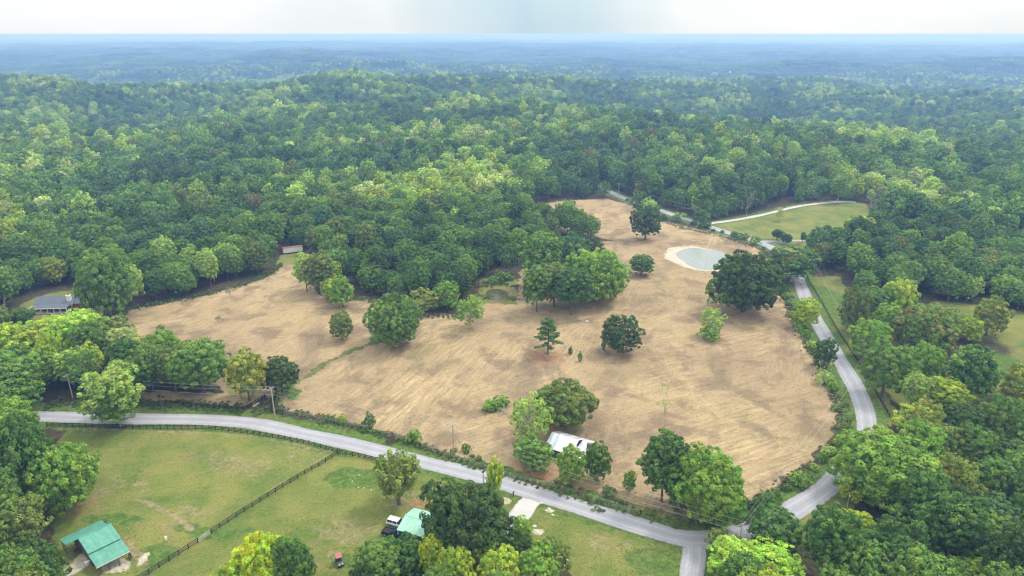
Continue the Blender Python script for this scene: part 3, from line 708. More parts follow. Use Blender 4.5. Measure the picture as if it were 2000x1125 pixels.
HT = [
 (775,672,104,574,'big','mid-green','largest broad green tree alone in the left half of the tan field'),
 (669,664,46,606,'oval','olive green','small upright olive-green tree standing alone left of the largest field tree'),
 (670,600,50,538,'oval','bright green','green tree at the edge of the wood above the small olive tree'),
 (648,585,38,540,'round','yellow-green','bright yellow-green crown crowding the left of a darker edge tree'),
 (600,568,46,494,'tall','light green','left tree of a clump with bare slender stems by the white trailer'),
 (628,574,56,490,'tall','olive green','tallest tree of a clump with bare slender stems near the trailer'),
 (645,560,40,505,'airy','yellow-green','thin yellowish tree at the right of the clump with bare slender stems'),
 (918,642,58,576,'airy','bright green','thin tree with a visible stem left of the small dark pond'),
 (828,612,58,566,'airy','olive yellow','feathery yellowish tree behind the largest tree of the tan field'),
 (1070,692,58,622,'pine','deep green','pine with tiered limbs on a patch of red earth in the field'),
 (1208,688,80,612,'round','dark green','dense round dark tree in mid-field right of the pine on red earth'),
 (1252,537,46,495,'round','deep green','low spreading dark tree alone between the big clump and the pale pond'),
 (1260,468,60,400,'round','dark green','dense dark tree alone at the top of the field'),
 (1450,608,128,488,'big','dark green','huge dark spreading tree at the near bank of the pale pond'),
 (1408,612,56,534,'airy','mid-green','lighter tree against the left front of the huge dark pond tree'),
 (1388,655,44,600,'airy','light green','wispy light green tree with a shrub at its foot below the pond'),
 (1048,608,66,516,'tall','mid-green','leftmost tree of the big clump in the middle of the field'),
 (1082,598,66,508,'round','olive green','tree with a pale bare trunk second from left in the mid-field clump'),
 (1115,614,72,520,'tall','deep green','tree at the front of the mid-field clump with a stout pale trunk'),
 (1163,588,112,482,'big','bright green','broadest bright green tree at the right of the mid-field clump'),
 (1192,580,50,512,'round','deep green','dark tree tucked under the right edge of the broad bright clump tree'),
 (1060,566,84,448,'tall','mid-green','tall tree at the back left of the mid-field clump'),
 (1110,545,70,452,'round','blue-green','dull bluish tree at the back of the mid-field clump'),
 (1150,520,58,460,'round','dark green','dark tree crest at the back right of the mid-field clump'),
 (1608,716,44,658,'oval','dark green','small round dark tree leaning over the left edge of the road'),
 (1600,774,46,692,'bare','pale green','nearly bare grey tree beside the road below the small round dark tree'),
 (1572,640,48,580,'round','golden yellow','bright yellow-green tree pressed against the left edge of the road'),
 (1545,550,96,482,'airy','deep green','spreading tree whose branches reach across the road below the pale pond'),
 (1530,545,70,488,'round','olive green','dull green tree on the field side of the overhanging road tree'),
 (1297,835,46,755,'bare','light green','leafless pale sapling alone in the lower right of the field'),
 (1098,832,112,744,'big','olive green','wide dark olive tree behind the white tin-roofed house'),
 (1040,872,76,768,'airy','light green','pale ragged tree with white stems left of the tin-roofed house'),
 (1040,912,70,852,'oval','mid-green','leafy tree at the left corner of the tin-roofed house'),
 (1115,948,56,870,'oval','bright green','bright green tree in front of the white tin roof'),
 (1167,938,50,864,'oval','deep green','dark upright tree at the right end of the white tin roof'),
 (1292,980,92,846,'tall','deep green','tall dark tree at the left of the pair by the lower road bend'),
 (1378,1012,138,880,'big','bright green','broad bright green tree at the right of the pair by the lower road bend'),
 (1330,990,70,905,'round','deep green','middle tree between the tall dark and the broad bright one by the bend'),
 (1228,962,26,917,'oval','bright green','small slim tree just left of the tall dark tree by the bend'),
 (966,972,46,893,'plume','yellow-green','slim bright yellow-green tree on the near edge of the road'),
 (779,985,100,874,'plume','pale yellow','round pale yellowish tree of upright foliage on the lawn by the road'),
 (915,1082,172,946,'big','dark green','huge dome-shaped dark tree beside the green-roofed garage'),
 (1019,1062,34,1008,'oval','lime green','small lime-green tree at the right foot of the huge dome-shaped tree'),
 (234,832,112,708,'airy','light green','light green open tree overhanging the fence and road at the left'),
 (228,830,84,735,'round','bright green','lower leafy tree entwined with the light green tree at the left fence'),
 (488,782,74,680,'round','olive yellow','yellowish olive tree above the black fence corner'),
 (552,770,68,695,'round','dark green','dark rounded tree right of the yellowish olive tree above the gateway'),
 (400,768,96,658,'round','mid-green','broad green tree with pale limbs at the right end of the left wood'),
 (724,836,22,808,'bush','deep green','upright dark shrub on the fence line above the left road'),
 (810,864,30,842,'bush','bright green','rounded green shrub on the fence line above the slim yellow-green tree'),
 (668,826,16,810,'bush','yellow-green','small yellowish bush on the fence line, left of the upright dark shrub'),
 (642,820,12,810,'bush','mid-green','tiny bush on the fence line near the utility pole'),
 (910,882,18,868,'bush','mid-green','small green bush on the fence line below the leaning bare pole'),
 (452,588,24,560,'sapling','grey-brown','small bare sapling at the upper left of the tan field'),
 (431,642,14,618,'sapling','grey-brown','thin bare sapling left of the olive field tree'),
 (1114,692,9,678,'bush','deep green','tiny dark shrub just right of the pine on red earth'),
 (1133,706,9,688,'bush','mid-green','tiny upright shrub second to the right of the pine on red earth'),
 (1386,664,38,640,'bush','bright green','low shrub at the foot of the wispy tree below the pond'),
 (1517,469,20,446,'cedar','dark green','left of two small egg-shaped cedars on the far lawn'),
 (1535,477,20,455,'cedar','dark green','right of two small egg-shaped cedars beside the lawn drive'),
 (1567,474,10,452,'cedar','deep green','very slim cedar at the edge of the lawn drive'),
 (1613,461,18,438,'cedar','dark green','small cedar at the back of the far lawn, rightmost of the cedars'),
 (1592,512,40,440,'oval','blue-green','large bluish conical tree at the right end of the lawn drive'),
 (1522,432,16,405,'airy','pale green','small pale tree beside the far gravel drive'),
 (1675,466,58,416,'round','yellow-green','round yellow-green tree on the right side of the far lawn'),
 (1635,396,34,338,'tall','bright green','bright green tree at the edge of the far wood behind the lawn'),
 (1457,430,36,372,'bare','grey-brown','bare greyish tree at the edge of the wood left of the far drive'),
 (1740,412,64,362,'airy','grey-brown','wide grey-brown thinly leaved tree behind the far lawn'),
 (1700,425,44,376,'bare','grey-brown','bare branching tree right of the far gravel drive'),
 (1925,655,62,577,'round','olive yellow','olive-yellow round tree standing clear at the far right'),
 (1800,700,110,598,'big','orange-tinged green','large green tree with an orange-tinged top in the right clearing'),
 (1830,650,70,592,'round','orange-tinged green','second orange-tinged tree behind the larger one in the right clearing'),
 (1888,748,86,682,'round','light green','light green rounded tree below the olive-yellow tree at far right'),
 (1845,798,74,737,'round','yellow-green','rounded yellow-green tree in the lower right clearing'),
 (1890,785,84,676,'oval','deep green','dark tree just behind the rounded yellow-green tree at right'),
 (1950,880,84,768,'round','mid-green','green tree with a stout pale trunk at the right edge'),
 (1990,800,84,712,'round','olive yellow','yellowish tree cut by the right edge of the picture'),
 (1722,772,84,664,'round','mid-green','broad tree right of the road fence on the bend'),
 (1775,800,46,728,'tall','light green','slender light green tree with a bare stem right of the road fence'),
 (1662,655,58,556,'round','olive green','dull olive tree right of the upper road fence'),
 (1700,640,60,560,'tall','mid-green','taller tree just right of the dull olive tree by the upper fence'),
 (1745,640,62,540,'round','yellow-green','yellow-green crowned tree in the wood right of the upper road'),
 (1690,700,70,618,'round','bright green','leafy green tree beside the middle of the road fence'),
 (1716,975,190,850,'big','bright green','very large bright green tree overhanging the lower right road'),
 (1845,990,96,888,'round','olive yellow','yellow-olive tree right of the very large tree by the lower road'),
 (1780,850,80,796,'airy','yellow-green','yellowish open tree above the very large tree by the lower road'),
 (1800,870,64,786,'airy','olive yellow','thin yellow tree with white limbs above the very large road tree'),
 (1668,1050,64,998,'round','golden yellow','small golden-topped tree among dark crowns at the lower right'),
 (1510,1075,104,996,'round','deep green','round dark green tree hiding the road junction'),
 (1655,990,44,925,'airy','yellow-green','thin yellowish tree at the right end of the visible road'),
 (1430,1135,96,1058,'round','lime green','bright lime-green tree at the bottom edge by the road junction'),
 (1500,1150,110,1068,'round','lime green','second bright lime-green tree at the bottom edge, right of the first'),
 (1405,1088,60,1035,'airy','olive green','thin dark tree at the right edge of the road junction'),
 (1895,1150,90,1088,'round','yellow-green','yellow-green tree at the bottom edge near the right corner'),
 (580,1165,80,1048,'round','deep green','dark green half of the yellow and green pair at the bottom edge'),
 (515,1170,110,1046,'big','golden yellow','golden-yellow tree at the bottom edge left of the mower cart'),
 (460,1190,70,1100,'round','yellow-green','yellow-green tree at the far left of the bottom-edge pair'),
 (845,1130,50,1042,'round','golden yellow','yellow crown below the green-roofed garage'),
 (895,1170,74,1068,'round','yellow-green','yellow-topped crown below the huge dome-shaped tree'),
 (945,1130,60,1040,'round','orange-tinged green','green and orange crown directly below the huge dome-shaped tree'),
 (975,1165,84,1070,'round','yellow-green','yellow-green crown at the bottom edge in the centre of the picture'),
 (1050,1150,90,1068,'round','bright green','bright green crown at the bottom edge left of the small lawn'),
 (1010,1110,66,1036,'round','dark green','dark crown between the lime-green tree and the bright bottom crown'),
 (1070,1125,70,1050,'round','olive green','dark olive crown at the edge of the lower right lawn'),
 (790,1125,90,1050,'round','deep green','deep green crown just below the dark pickup'),
 (740,1155,96,1064,'round','mid-green','green crown at the bottom edge right of the mower cart'),
 (712,1190,50,1100,'round','dark green','dark crown at the bottom edge close to the mower cart'),
 (860,1200,80,1105,'round','mid-green','green crown on the bottom edge under the yellow crowns'),
 (130,1000,110,872,'round','bright green','green tree at the upper left corner of the lower paddock'),
 (150,960,90,868,'round','bright green','bright tree reaching over the left side of the lower paddock'),
 (60,985,130,815,'big','deep green','large dark tree at the left edge below the road'),
 (60,845,36,800,'round','olive green','small olive tree at the left start of the black road fence'),
 (20,800,150,690,'big','mid-green','large green tree at the left edge above the road'),
 (14,845,66,768,'bare','pale green','dead grey-white branching tree at the left edge'),
 (100,700,130,618,'round','yellow-green','yellow-green tree in front of the dark-roofed house'),
 (170,700,90,600,'round','lime green','bright green tree in front of the right wing of the dark-roofed house'),
 (35,720,90,625,'round','yellow-green','yellow-green tree at the left edge below the dark-roofed house'),
 (110,735,56,648,'round','golden yellow','small golden tree in the wood below the dark-roofed house'),
 (222,690,80,612,'round','olive green','dull green tree right of the house in the front wood'),
 (48,632,46,600,'round','deep green','low round dark tree at the left end of the dark-roofed house'),
 (300,762,74,668,'round','mid-green','green tree at the back of the left roadside wood, above the pasture corner'),
 (258,748,66,655,'round','deep green','dark green tree left of the green one above the pasture corner'),
 (345,766,60,676,'tall','olive green','olive tree between the pasture corner trees and the broad pale-limbed tree'),
 (330,735,70,640,'round','bright green','bright crown showing behind the olive tree of the left roadside wood'),
 (380,742,60,662,'round','olive yellow','yellowish crown just behind the broad pale-limbed green tree'),
 (218,620,110,478,'big','mid-green','large pale green oak right of the dark-roofed house'),
]
for t in HT: tree(*t)
TR = np.array(TREES)

# hedge and scrub bushes beside the field road: counted, each one an object
ORD = ['first','second','third','fourth','fifth','sixth','seventh','eighth','ninth','tenth','eleventh','twelfth','thirteenth','fourteenth','fifteenth','sixteenth','seventeenth','eighteenth','nineteenth','twentieth',
       'twenty-first','twenty-second','twenty-third','twenty-fourth','twenty-fifth','twenty-sixth','twenty-seventh','twenty-eighth','twenty-ninth','thirtieth']
def hedge(pts, step, tag_, size, tints, grp, spread=.5):
    P = smooth(W(pts), step); n = 0
    for i, p in enumerate(P):
        x, y = p[0] + rnd.gauss(0, spread) + rnd.uniform(-.4, .4) * step, p[1] + rnd.gauss(0, spread) + rnd.uniform(-.4, .4) * step
        s = size * rnd.choice((.5, .7, .9, 1.0, 1.3, 1.6)); tn_ = rnd.choice(tints)
        if n >= len(ORD): break
        place('bush', rnd.randrange(3), Vector((x, y, th(x, y) - .15)), rnd.uniform(0, 6), s, s * rnd.uniform(.75, 1.25), tn_, 'bush',
              tag_ % (ORD[n], tn_), 'bush', grp, rnd.uniform(-.15, .15)); n += 1
hedge([(1246,404),(1300,428),(1350,440),(1410,455),(1470,476),(1505,494)], 6.0, '%s bush from the far end of the upper field hedge, %s', 1.15, ['deep green', 'mid-green', 'dark green'], 'bushes between the field and the far road')
hedge([(1545,580),(1552,610),(1580,668),(1605,715),(1625,760)], 4.4, '%s bush from the top of the roadside hedge by the upper road, %s', .95, ['bright green', 'mid-green', 'light green'], 'bushes along the upper right road')
hedge([(1640,790),(1652,820),(1640,850),(1622,885),(1590,912),(1560,938)], 3.6, '%s bush down the hedge on the inner road bend, %s', .75, ['mid-green', 'olive green', 'light green'], 'bushes inside the right road bend')
hedge([(1558,945),(1520,965),(1490,985),(1468,1000),(1440,1018)], 2.6, '%s bush of the dark hedge above the road junction, %s', .85, ['deep green', 'mid-green'], 'bushes of the hedge above the junction')
hedge([(1100,955),(1130,965),(1180,976),(1240,993),(1300,1010),(1350,1022),(1420,1026)], 6.5, '%s bush on the verge above the lower road, %s', .55, ['olive green', 'deep green'], 'low bushes on the lower verge')
hedge([(700,838),(760,850),(800,862),(850,878),(900,892),(935,905)], 5.0, '%s scrubby bush along the south field fence, %s', .5, ['olive green', 'grey-brown', 'deep green'], 'scrub along the south fence')
hedge([(1225,392),(1290,414),(1345,426),(1370,432)], 7.0, '%s shrub on the far side of the upper road, %s', 1.5, ['deep green', 'light green', 'mid-green'], 'shrubs beyond the upper road')
hedge([(950,556),(975,550),(1000,545)], 4.0, '%s leafy bush behind the dark pond, %s', 1.3, ['bright green', 'mid-green'], 'bushes behind the dark pond')
sb = [place('bush', i, G(*p) , i * 2., s, s * .8, 'bright green', 'bush', l, 'bush', None) for i, (p, s, l) in enumerate([((958,800), 1.3, 'left bush of the brush heap in the lower field'), ((975,795), 1.5, 'right bush of the brush heap in the lower field')])]

# the woods: every stem gets a point; the nearest become objects, the rest one mass
OPEN = [FIELD, LAWN_L, LAWN_R, LAWN_FAR, STRIP_R, YARD_H, YARD_BARN, PONDSIDE, YARD_T, BEND]
HOUSES = [(G(665, 1150), 7), (G(660, 1210), 8), (G(670, 1275), 7), (G(970, 573), 7.5), (G(120, 600), 13), (G(572, 495), 7), (G(1690, 445), 7), (G(945, 292), 9)]
def candidates(r0, r1, step, amax):
    n = int(r1 / step) + 2
    gx = np.arange(-n, n) * step; gy = np.arange(0, n) * step
    Xg, Yg = np.meshgrid(gx, gy); Xg[1::2] += step / 2
    Q = np.stack([Xg.ravel(), Yg.ravel()], 1)
    Q = Q + rng.uniform(-.36, .36, Q.shape) * step
    r = np.hypot(Q[:, 0], Q[:, 1]); a = np.abs(np.arctan2(Q[:, 0], Q[:, 1]))
    return Q[(r >= r0) & (r < r1) & (a < amax)]
Q1 = candidates(88, 420, 8.6, R(45)); Q2 = candidates(420, 3150, 9.0, R(42))
near_ok = np.ones(len(Q1), bool)
for p in OPEN: near_ok &= edge_dist(Q1, p) < -3.2
near_ok &= near_roads(Q1) > 5.5
d = np.sqrt(((Q1[:, None] - TR[None, :, :2]) ** 2).sum(-1)) - TR[None, :, 2] * .72
near_ok &= d.min(1) > 2.6
thin = edge_dist(Q1, CLEAR_R[0]) > 0
near_ok &= ~(thin & (rng.uniform(size=len(Q1)) < .88))
for c, r in HOUSES: near_ok &= np.hypot(Q1[:, 0] - c.x, Q1[:, 1] - c.y) > r
Q1 = Q1[near_ok]
ok2 = np.ones(len(Q2), bool); m_ = np.hypot(Q2[:, 0], Q2[:, 1]) < 700
for p in OPEN: ok2[m_] &= edge_dist(Q2[m_], p) < -4
ok2[m_] &= near_roads(Q2[m_]) > 5
d = np.sqrt(((Q2[m_][:, None] - TR[None, :, :2]) ** 2).sum(-1)) - TR[None, :, 2] * .7
ok2[m_] &= d.min(1) > 3
for c, r in HOUSES: ok2 &= np.hypot(Q2[:, 0] - c.x, Q2[:, 1] - c.y) > r
Q2 = Q2[ok2]
TN = ['dark green', 'deep green', 'mid-green', 'bright green', 'light green', 'pale green', 'yellow-green', 'olive green', 'blue-green', 'rusty', 'golden yellow', 'olive yellow']
def pick_tints(Q, pr):
    n1 = .95 * wn_(3, Q[:, 0], Q[:, 1]) + .65 * wn_(1, Q[:, 0] * .8, Q[:, 1] * .8) + rng.normal(size=len(Q)) * .85
    order = np.array([0, 8, 1, 2, 7, 3, 4, 5, 6]); cut = np.cumsum(pr)
    u = np.clip(.5 + n1 * .24, 0, .999)
    t = order[np.searchsorted(cut / cut[-1], u)]
    x = rng.uniform(size=len(Q)); t = np.where(x < .005, 9, t); t = np.where((x > .018) & (x < .024), 11, t)
    return t
T1 = pick_tints(Q1, [14, 5, 22, 26, 6, 14, 9, 2, 3]); T2 = pick_tints(Q2, [14, 10, 22, 26, 3, 7, 13, 9, 1])
QP = np.array([proj((x, y, th(x, y) + 9)) for x, y in Q1])
vis = (QP[:, 0] > -10) & (QP[:, 0] < 2010) & (QP[:, 1] < 1150)
rad1 = np.hypot(Q1[:, 0], Q1[:, 1])
sel = np.where(vis)[0]; sel = sel[np.argsort(rad1[sel])][:190]
isobj = np.zeros(len(Q1), bool); isobj[sel] = True
kinds1 = np.array(['round', 'tall', 'airy'])[rng.choice(3, len(Q1), p=[.60, .30, .10])]
kinds1[rng.uniform(size=len(Q1)) < .012] = 'bare'
def zone(px, py):
    if px < 260 and py > 880: return 'wood by the lower paddock'
    if px < 460 and py > 600: return 'left roadside wood'
    if px < 1300 and py > 1000: return 'bottom edge grove'
    if px > 1380 and py > 1080: return 'bottom right wood'
    if px > 1700 and py > 930: return 'right corner wood'
    if px > 1380 and py > 930: return 'road junction wood'
    if px > 1600 and py > 800: return 'road bend wood'
    if px > 1600 and py > 640: return 'right clearing'
    if px > 1600: return 'upper road wood'
    if px < 500: return 'wood behind the house'
    return 'wood behind the field'
FORM = {'round': 'rounded', 'tall': 'tall', 'airy': 'loose', 'bare': 'bare'}
zz = {}
for i in sel: zz.setdefault((zone(*QP[i][:2]), FORM[kinds1[i]], TN[T1[i]]), []).append(i)
for (zn, fm, tn_), L in zz.items():
    L.sort(key=lambda i: QP[i][0])
    for q, i in enumerate(L):
        x, y = Q1[i]; kd = kinds1[i]
        where = 'the only one' if len(L) == 1 else ORD[q] + ' such from left'
        s = rnd.uniform(.84, 1.16)
        place(kd, rnd.randrange(5), Vector((x, y, th(x, y) - .05)), rnd.uniform(0, 6.28), s, s * rnd.uniform(.86, 1.08), tn_, KN.get(kd, 'broadleaf_tree'),
              '%s %s tree, %s in the %s' % (fm, tn_, where, zn), 'tree', None, rnd.uniform(-.12, .15))
# one light-weight tree of each kind stands in the wood by itself
q2r = np.hypot(Q2[:, 0], Q2[:, 1]); q2a = np.arctan2(Q2[:, 0], Q2[:, 1])
cand = np.where((q2r < 470) & (np.abs(q2a) < R(30)))[0][:6]
for v, i in enumerate(cand):
    x, y = Q2[i]; c_ = proj((x, y, th(x, y) + 12))
    place('wood', v, Vector((x, y, th(x, y))), 0, 1, 1, TN[T2[i]], 'broadleaf_tree', '%s crown in the wood edge behind the field, %s of six from left' % (TN[T2[i]], ORD[int(np.argsort(np.argsort(Q2[cand, 0]))[v])]), 'tree')
keep2 = np.ones(len(Q2), bool); keep2[cand] = False
for kd in ('round', 'tall', 'airy'):                                # make sure every variant exists once as an object
    for v in range(len(PROTO[kd])):
        assert (kd, v) in SRC, (kd, v)

def points_object(name, rows, sources):
    """rows: x y z rot sx sz source-index tint_a(3) tint_b(3); every row is one tree of the mass"""
    A = np.array(rows, float)
    me = bpy.data.meshes.new(name); me.vertices.add(len(A)); me.vertices.foreach_set('co', A[:, :3].astype(np.float32).ravel())
    def at(n, t, v, key='value'):
        a = me.attributes.new(n, t, 'POINT'); a.data.foreach_set(key, np.ascontiguousarray(v).ravel())
    at('spin', 'FLOAT', A[:, 3].astype(np.float32)); at('size', 'FLOAT_VECTOR', A[:, [4, 4, 5]].astype(np.float32), 'vector')
    at('which', 'INT', A[:, 6].astype(np.int32))
    one = np.ones((len(A), 1))
    at('tint_a', 'FLOAT_COLOR', np.hstack([A[:, 7:10], one]).astype(np.float32), 'color'); at('tint_b', 'FLOAT_COLOR', np.hstack([A[:, 10:13], one]).astype(np.float32), 'color')
    o = link(bpy.data.objects.new(name, me)); o['kind'] = 'stuff'
    ng = bpy.data.node_groups.new(name, 'GeometryNodeTree')
    ng.interface.new_socket('Geometry', in_out='INPUT', socket_type='NodeSocketGeometry'); ng.interface.new_socket('Geometry', in_out='OUTPUT', socket_type='NodeSocketGeometry')
    N, L = ng.nodes, ng.links
    gi, go = N.new('NodeGroupInput'), N.new('NodeGroupOutput'); jn = N.new('GeometryNodeJoinGeometry'); L.new(jn.outputs[0], go.inputs[0])
    def na(n, t):
        q = N.new('GeometryNodeInputNamedAttribute'); q.data_type = t; q.inputs['Name'].default_value = n
        return q.outputs['Attribute']
    wh, sp, sz = na('which', 'INT'), na('spin', 'FLOAT'), na('size', 'FLOAT_VECTOR')
    cx = N.new('ShaderNodeCombineXYZ'); L.new(sp, cx.inputs['Z'])
    for k, srcs in enumerate(sources):
        cmp_ = N.new('FunctionNodeCompare'); cmp_.data_type = 'INT'; cmp_.operation = 'EQUAL'
        ins = [s for s in cmp_.inputs if s.type == 'INT']; L.new(wh, ins[0]); ins[1].default_value = k
        for so in srcs:
            if so is None: continue
            oi = N.new('GeometryNodeObjectInfo'); oi.transform_space = 'ORIGINAL'; oi.inputs['Object'].default_value = so; oi.inputs['As Instance'].default_value = True
            ip = N.new('GeometryNodeInstanceOnPoints'); L.new(gi.outputs[0], ip.inputs['Points']); L.new(cmp_.outputs[0], ip.inputs['Selection'])
            L.new(oi.outputs['Geometry'], ip.inputs['Instance']); L.new(cx.outputs[0], ip.inputs['Rotation']); L.new(sz, ip.inputs['Scale'])
            L.new(ip.outputs[0], jn.inputs[0])
    md = o.modifiers.new('trees', 'NODES'); md.node_group = ng
    return o
def tint_row(t, j):
    a, b = TINT[TN[t]]; return [c * j for c in a] + [c * j for c in b]
src_keys = [(k, v) for k in ('round', 'tall', 'airy') for v in range(len(PROTO[k]))] + [('bare', 0)]
rows = []
for i in np.where(~isobj)[0]:
    x, y = Q1[i]; kd = kinds1[i]; v = rnd.randrange(len(PROTO[kd])) if kd != 'bare' else 0; s = rnd.uniform(.84, 1.16)
    rows.append([x, y, th(x, y) - .1, rnd.uniform(0, 6.28), s, s * rnd.uniform(.86, 1.1), src_keys.index((kd, v))] + tint_row(T1[i], rnd.uniform(.85, 1.15)))
n_near = len(rows)
points_object('forest', rows, [SRC[k] for k in src_keys])
z2 = TH(Q2[:, 0], Q2[:, 1]); rows = []
hv = wn_(3, Q2[:, 1], Q2[:, 0]); gv = wn_(1, Q2[:, 0] + 300, Q2[:, 1] * 1.3)
for i in np.where(keep2)[0]:
    s = rnd.choice((.6, .75, .85, .95, 1.05, 1.2)) * rnd.uniform(.92, 1.08) * (1 + .10 * hv[i])
    if gv[i] > 1.75 + rnd.uniform(-.3, .3): continue
    rows.append([Q2[i, 0], Q2[i, 1], z2[i] - .2, rnd.uniform(0, 6.28), s, s * rnd.uniform(.85, 1.15), rnd.randrange(6)] + tint_row(T2[i], rnd.uniform(.8, 1.2)))
print('trees: objects', len(sel) + len(HT), 'near mass', n_near, 'mid mass', len(rows))
points_object('distant_forest', rows, [SRC[('wood', v)] for v in range(6)])
# beyond two kilometres the canopy stands in 60 m pieces
Q3 = candidates(3120, 9300, 62.0, R(43))
patches = []
for s in range(3):
    i = s * 11
    po = link(bpy.data.objects.new('far_canopy', far_patch(1300 + s)), None, (Q3[i, 0], Q3[i, 1], th(*Q3[i])))
    po['kind'] = 'stuff'; po['tint_a'] = TINT['dark green'][0]; po['tint_b'] = TINT['mid-green'][1]; patches.append(po)
T3 = pick_tints(Q3, [20, 10, 30, 30, 2, 1, 0, 0, 0]); z3 = TH(Q3[:, 0], Q3[:, 1]); rows = []
for i in range(len(Q3)):
    rows.append([Q3[i, 0], Q3[i, 1], z3[i] - 1, rnd.uniform(0, 6.28), 1, rnd.uniform(.8, 1.3), rnd.randrange(3)] + tint_row(T3[i], rnd.uniform(.7, 1.0)))
points_object('horizon_forest', rows, [(p,) for p in patches])

# rough weeds along fences, verges, wood edges and pond rims, too many to count
def weeds(name, pts, size, K, h, tint_a, tint_b):
    g = np.random.default_rng(int(size * 1000) + len(pts)); pf = []
    for x, y in pts:
        pf.append((np.array([x, y, th(x, y) + h * .25]), h * g.uniform(.4, 1.0), np.array([0, 0, 1.]), g.uniform()))
    me = leaf_mesh('weeds', pf, K, size, g, flat=.7); o = link(bpy.data.objects.new(name, me)); o['kind'] = 'stuff'
    o['tint_a'] = tint_a; o['tint_b'] = tint_b
def along(path, n, off, sp):
    out = []
    for _ in range(n):
        i = rnd.randrange(len(path) - 1); p = path[i]; t = path[i + 1] - path[i]; t = t / (np.linalg.norm(t) + 1e-9); q = off + rnd.gauss(0, sp)
        out.append((p[0] + t[1] * q, p[1] - t[0] * q))
    return out
SOUTH = smooth(W([(545,797),(575,806),(660,827),(740,847),(800,865),(880,893),(950,917),(1000,933),(1100,958),(1180,980),(1250,998),(1330,1016),(1410,1024)]))
EAST = smooth(W([(1440,1012),(1500,968),(1566,925),(1620,885),(1645,845),(1643,800),(1618,755),(1585,690),(1555,630),(1535,585),(1520,530),(1490,490),(1420,466),(1350,449),(1300,435),(1240,405)]))
WEST = smooth(W([(215,650),(250,608),(330,592),(400,577),(480,557),(530,536),(556,515)]))
MID = smooth(W([(590,520),(640,570),(740,586),(830,614),(905,612)]))
GATEWAY = smooth(W([(100,790),(200,788),(330,789),(480,799),(520,803)]))
weeds('roadside_weeds', along(SOUTH[:int(len(SOUTH)*.62)], 600, 0, .9) + along(SOUTH[int(len(SOUTH)*.62):], 160, .6, 1.0) + along(EAST, 1100, 0, 1.2), .30, 16, .62, [.12, .14, .045], [.24, .24, .09])
weeds('scrub_weeds', along(SOUTH[:int(len(SOUTH)*.62)], 170, 0, .6) + along(EAST, 260, .5, 1.0) + along(WEST, 420, -1.5, 1.4) + along(MID, 420, 1.2, 1.6) + along(GATEWAY, 420, 0, 1.6) + [(G(px, py).x + rnd.gauss(0, 1.5), G(px, py).y + rnd.gauss(0, 1.5)) for px, py in ((945,560),(950,580),(985,555),(1005,560),(1000,585),(745,655),(742,645),(1385,650),(962,800),(970,795),(1180,985),(640,820)) for _ in range(22)],
      .34, 22, 1.0, [.075, .125, .030], [.14, .21, .045])

def inside(poly, n):
    lo, hi = poly.min(0), poly.max(0); q = rng.uniform(lo, hi, (n * 3, 2)); q = q[edge_dist(q, poly) > 1.0]
    return [tuple(v) for v in q[:n] if True]
hp = [p for p in inside(FIELD, 5200)]; hr_ = np.array(hp); hp = [p for p, a in zip(hp, near_roads(hr_)) if a > 1]
weeds('stubble_tufts', hp, .24, 8, .12, [.30, .23, .12], [.50, .40, .21])
lp = np.array(inside(LAWN_L, 2600) + inside(LAWN_R, 700)); lp = lp[near_roads(lp) > 1]
weeds('pasture_tufts', [tuple(p) for p in lp], .20, 8, .11, [.15, .20, .045], [.27, .30, .085])

# ------------------------------------------------------------------ buildings
WHITE = mat('white_paint', (.78, .78, .76), .5, var=.08)
TIN = [mat('tin_sheet_pale', (.74, .76, .80), .38, .35, var=.12, scale=1.5), mat('tin_sheet_grey', (.52, .56, .62), .42, .4, var=.2, scale=1.2), mat('tin_sheet_rusty', (.60, .56, .54), .5, .2, var=.25, scale=1.0)]
GREENTIN = [mat('green_tin', (.115, .33, .245), .40, .1, var=.20, scale=.5), mat('green_tin_faded', (.140, .35, .265), .45, .1, var=.22, scale=.6)]
PALETIN = mat('pale_green_tin', (.34, .60, .47), .45, .1, var=.14, scale=.8)
TEAL = mat('teal_siding', (.035, .115, .105), .5, var=.1)
SHINGLE = mat('blue_grey_shingles', (.115, .130, .160), .85, var=.25, scale=2.5, bump=.02)
BRICK = mat('brown_brick', (.22, .11, .07), .85, var=.3, scale=4)
PLANK = mat('weathered_plank', (.16, .13, .10), .85, var=.3)
BLACKW = mat('black_fence_paint', (.018, .018, .020), .6, var=.3)
DARK = mat('dark_interior', (.03, .028, .025), .9)
GLASS = mat('dark_glass', (.02, .025, .03), .08, spec=.6)
GALV = mat('galvanised_steel', (.42, .43, .45), .4, .7)
CONC = mat('concrete', (.45, .43, .40), .9, var=.15)
POLEW = mat('grey_pole_wood', (.40, .36, .31), .85, var=.2)
def local(P0, P1):
    """frame with x along P0 -> P1 on the ground, y pointing away from the camera side"""
    u = Vector((P1.x - P0.x, P1.y - P0.y, 0)); L = u.length; u.normalize(); v = Vector((-u.y, u.x, 0))
    return L, math.atan2(u.y, u.x)
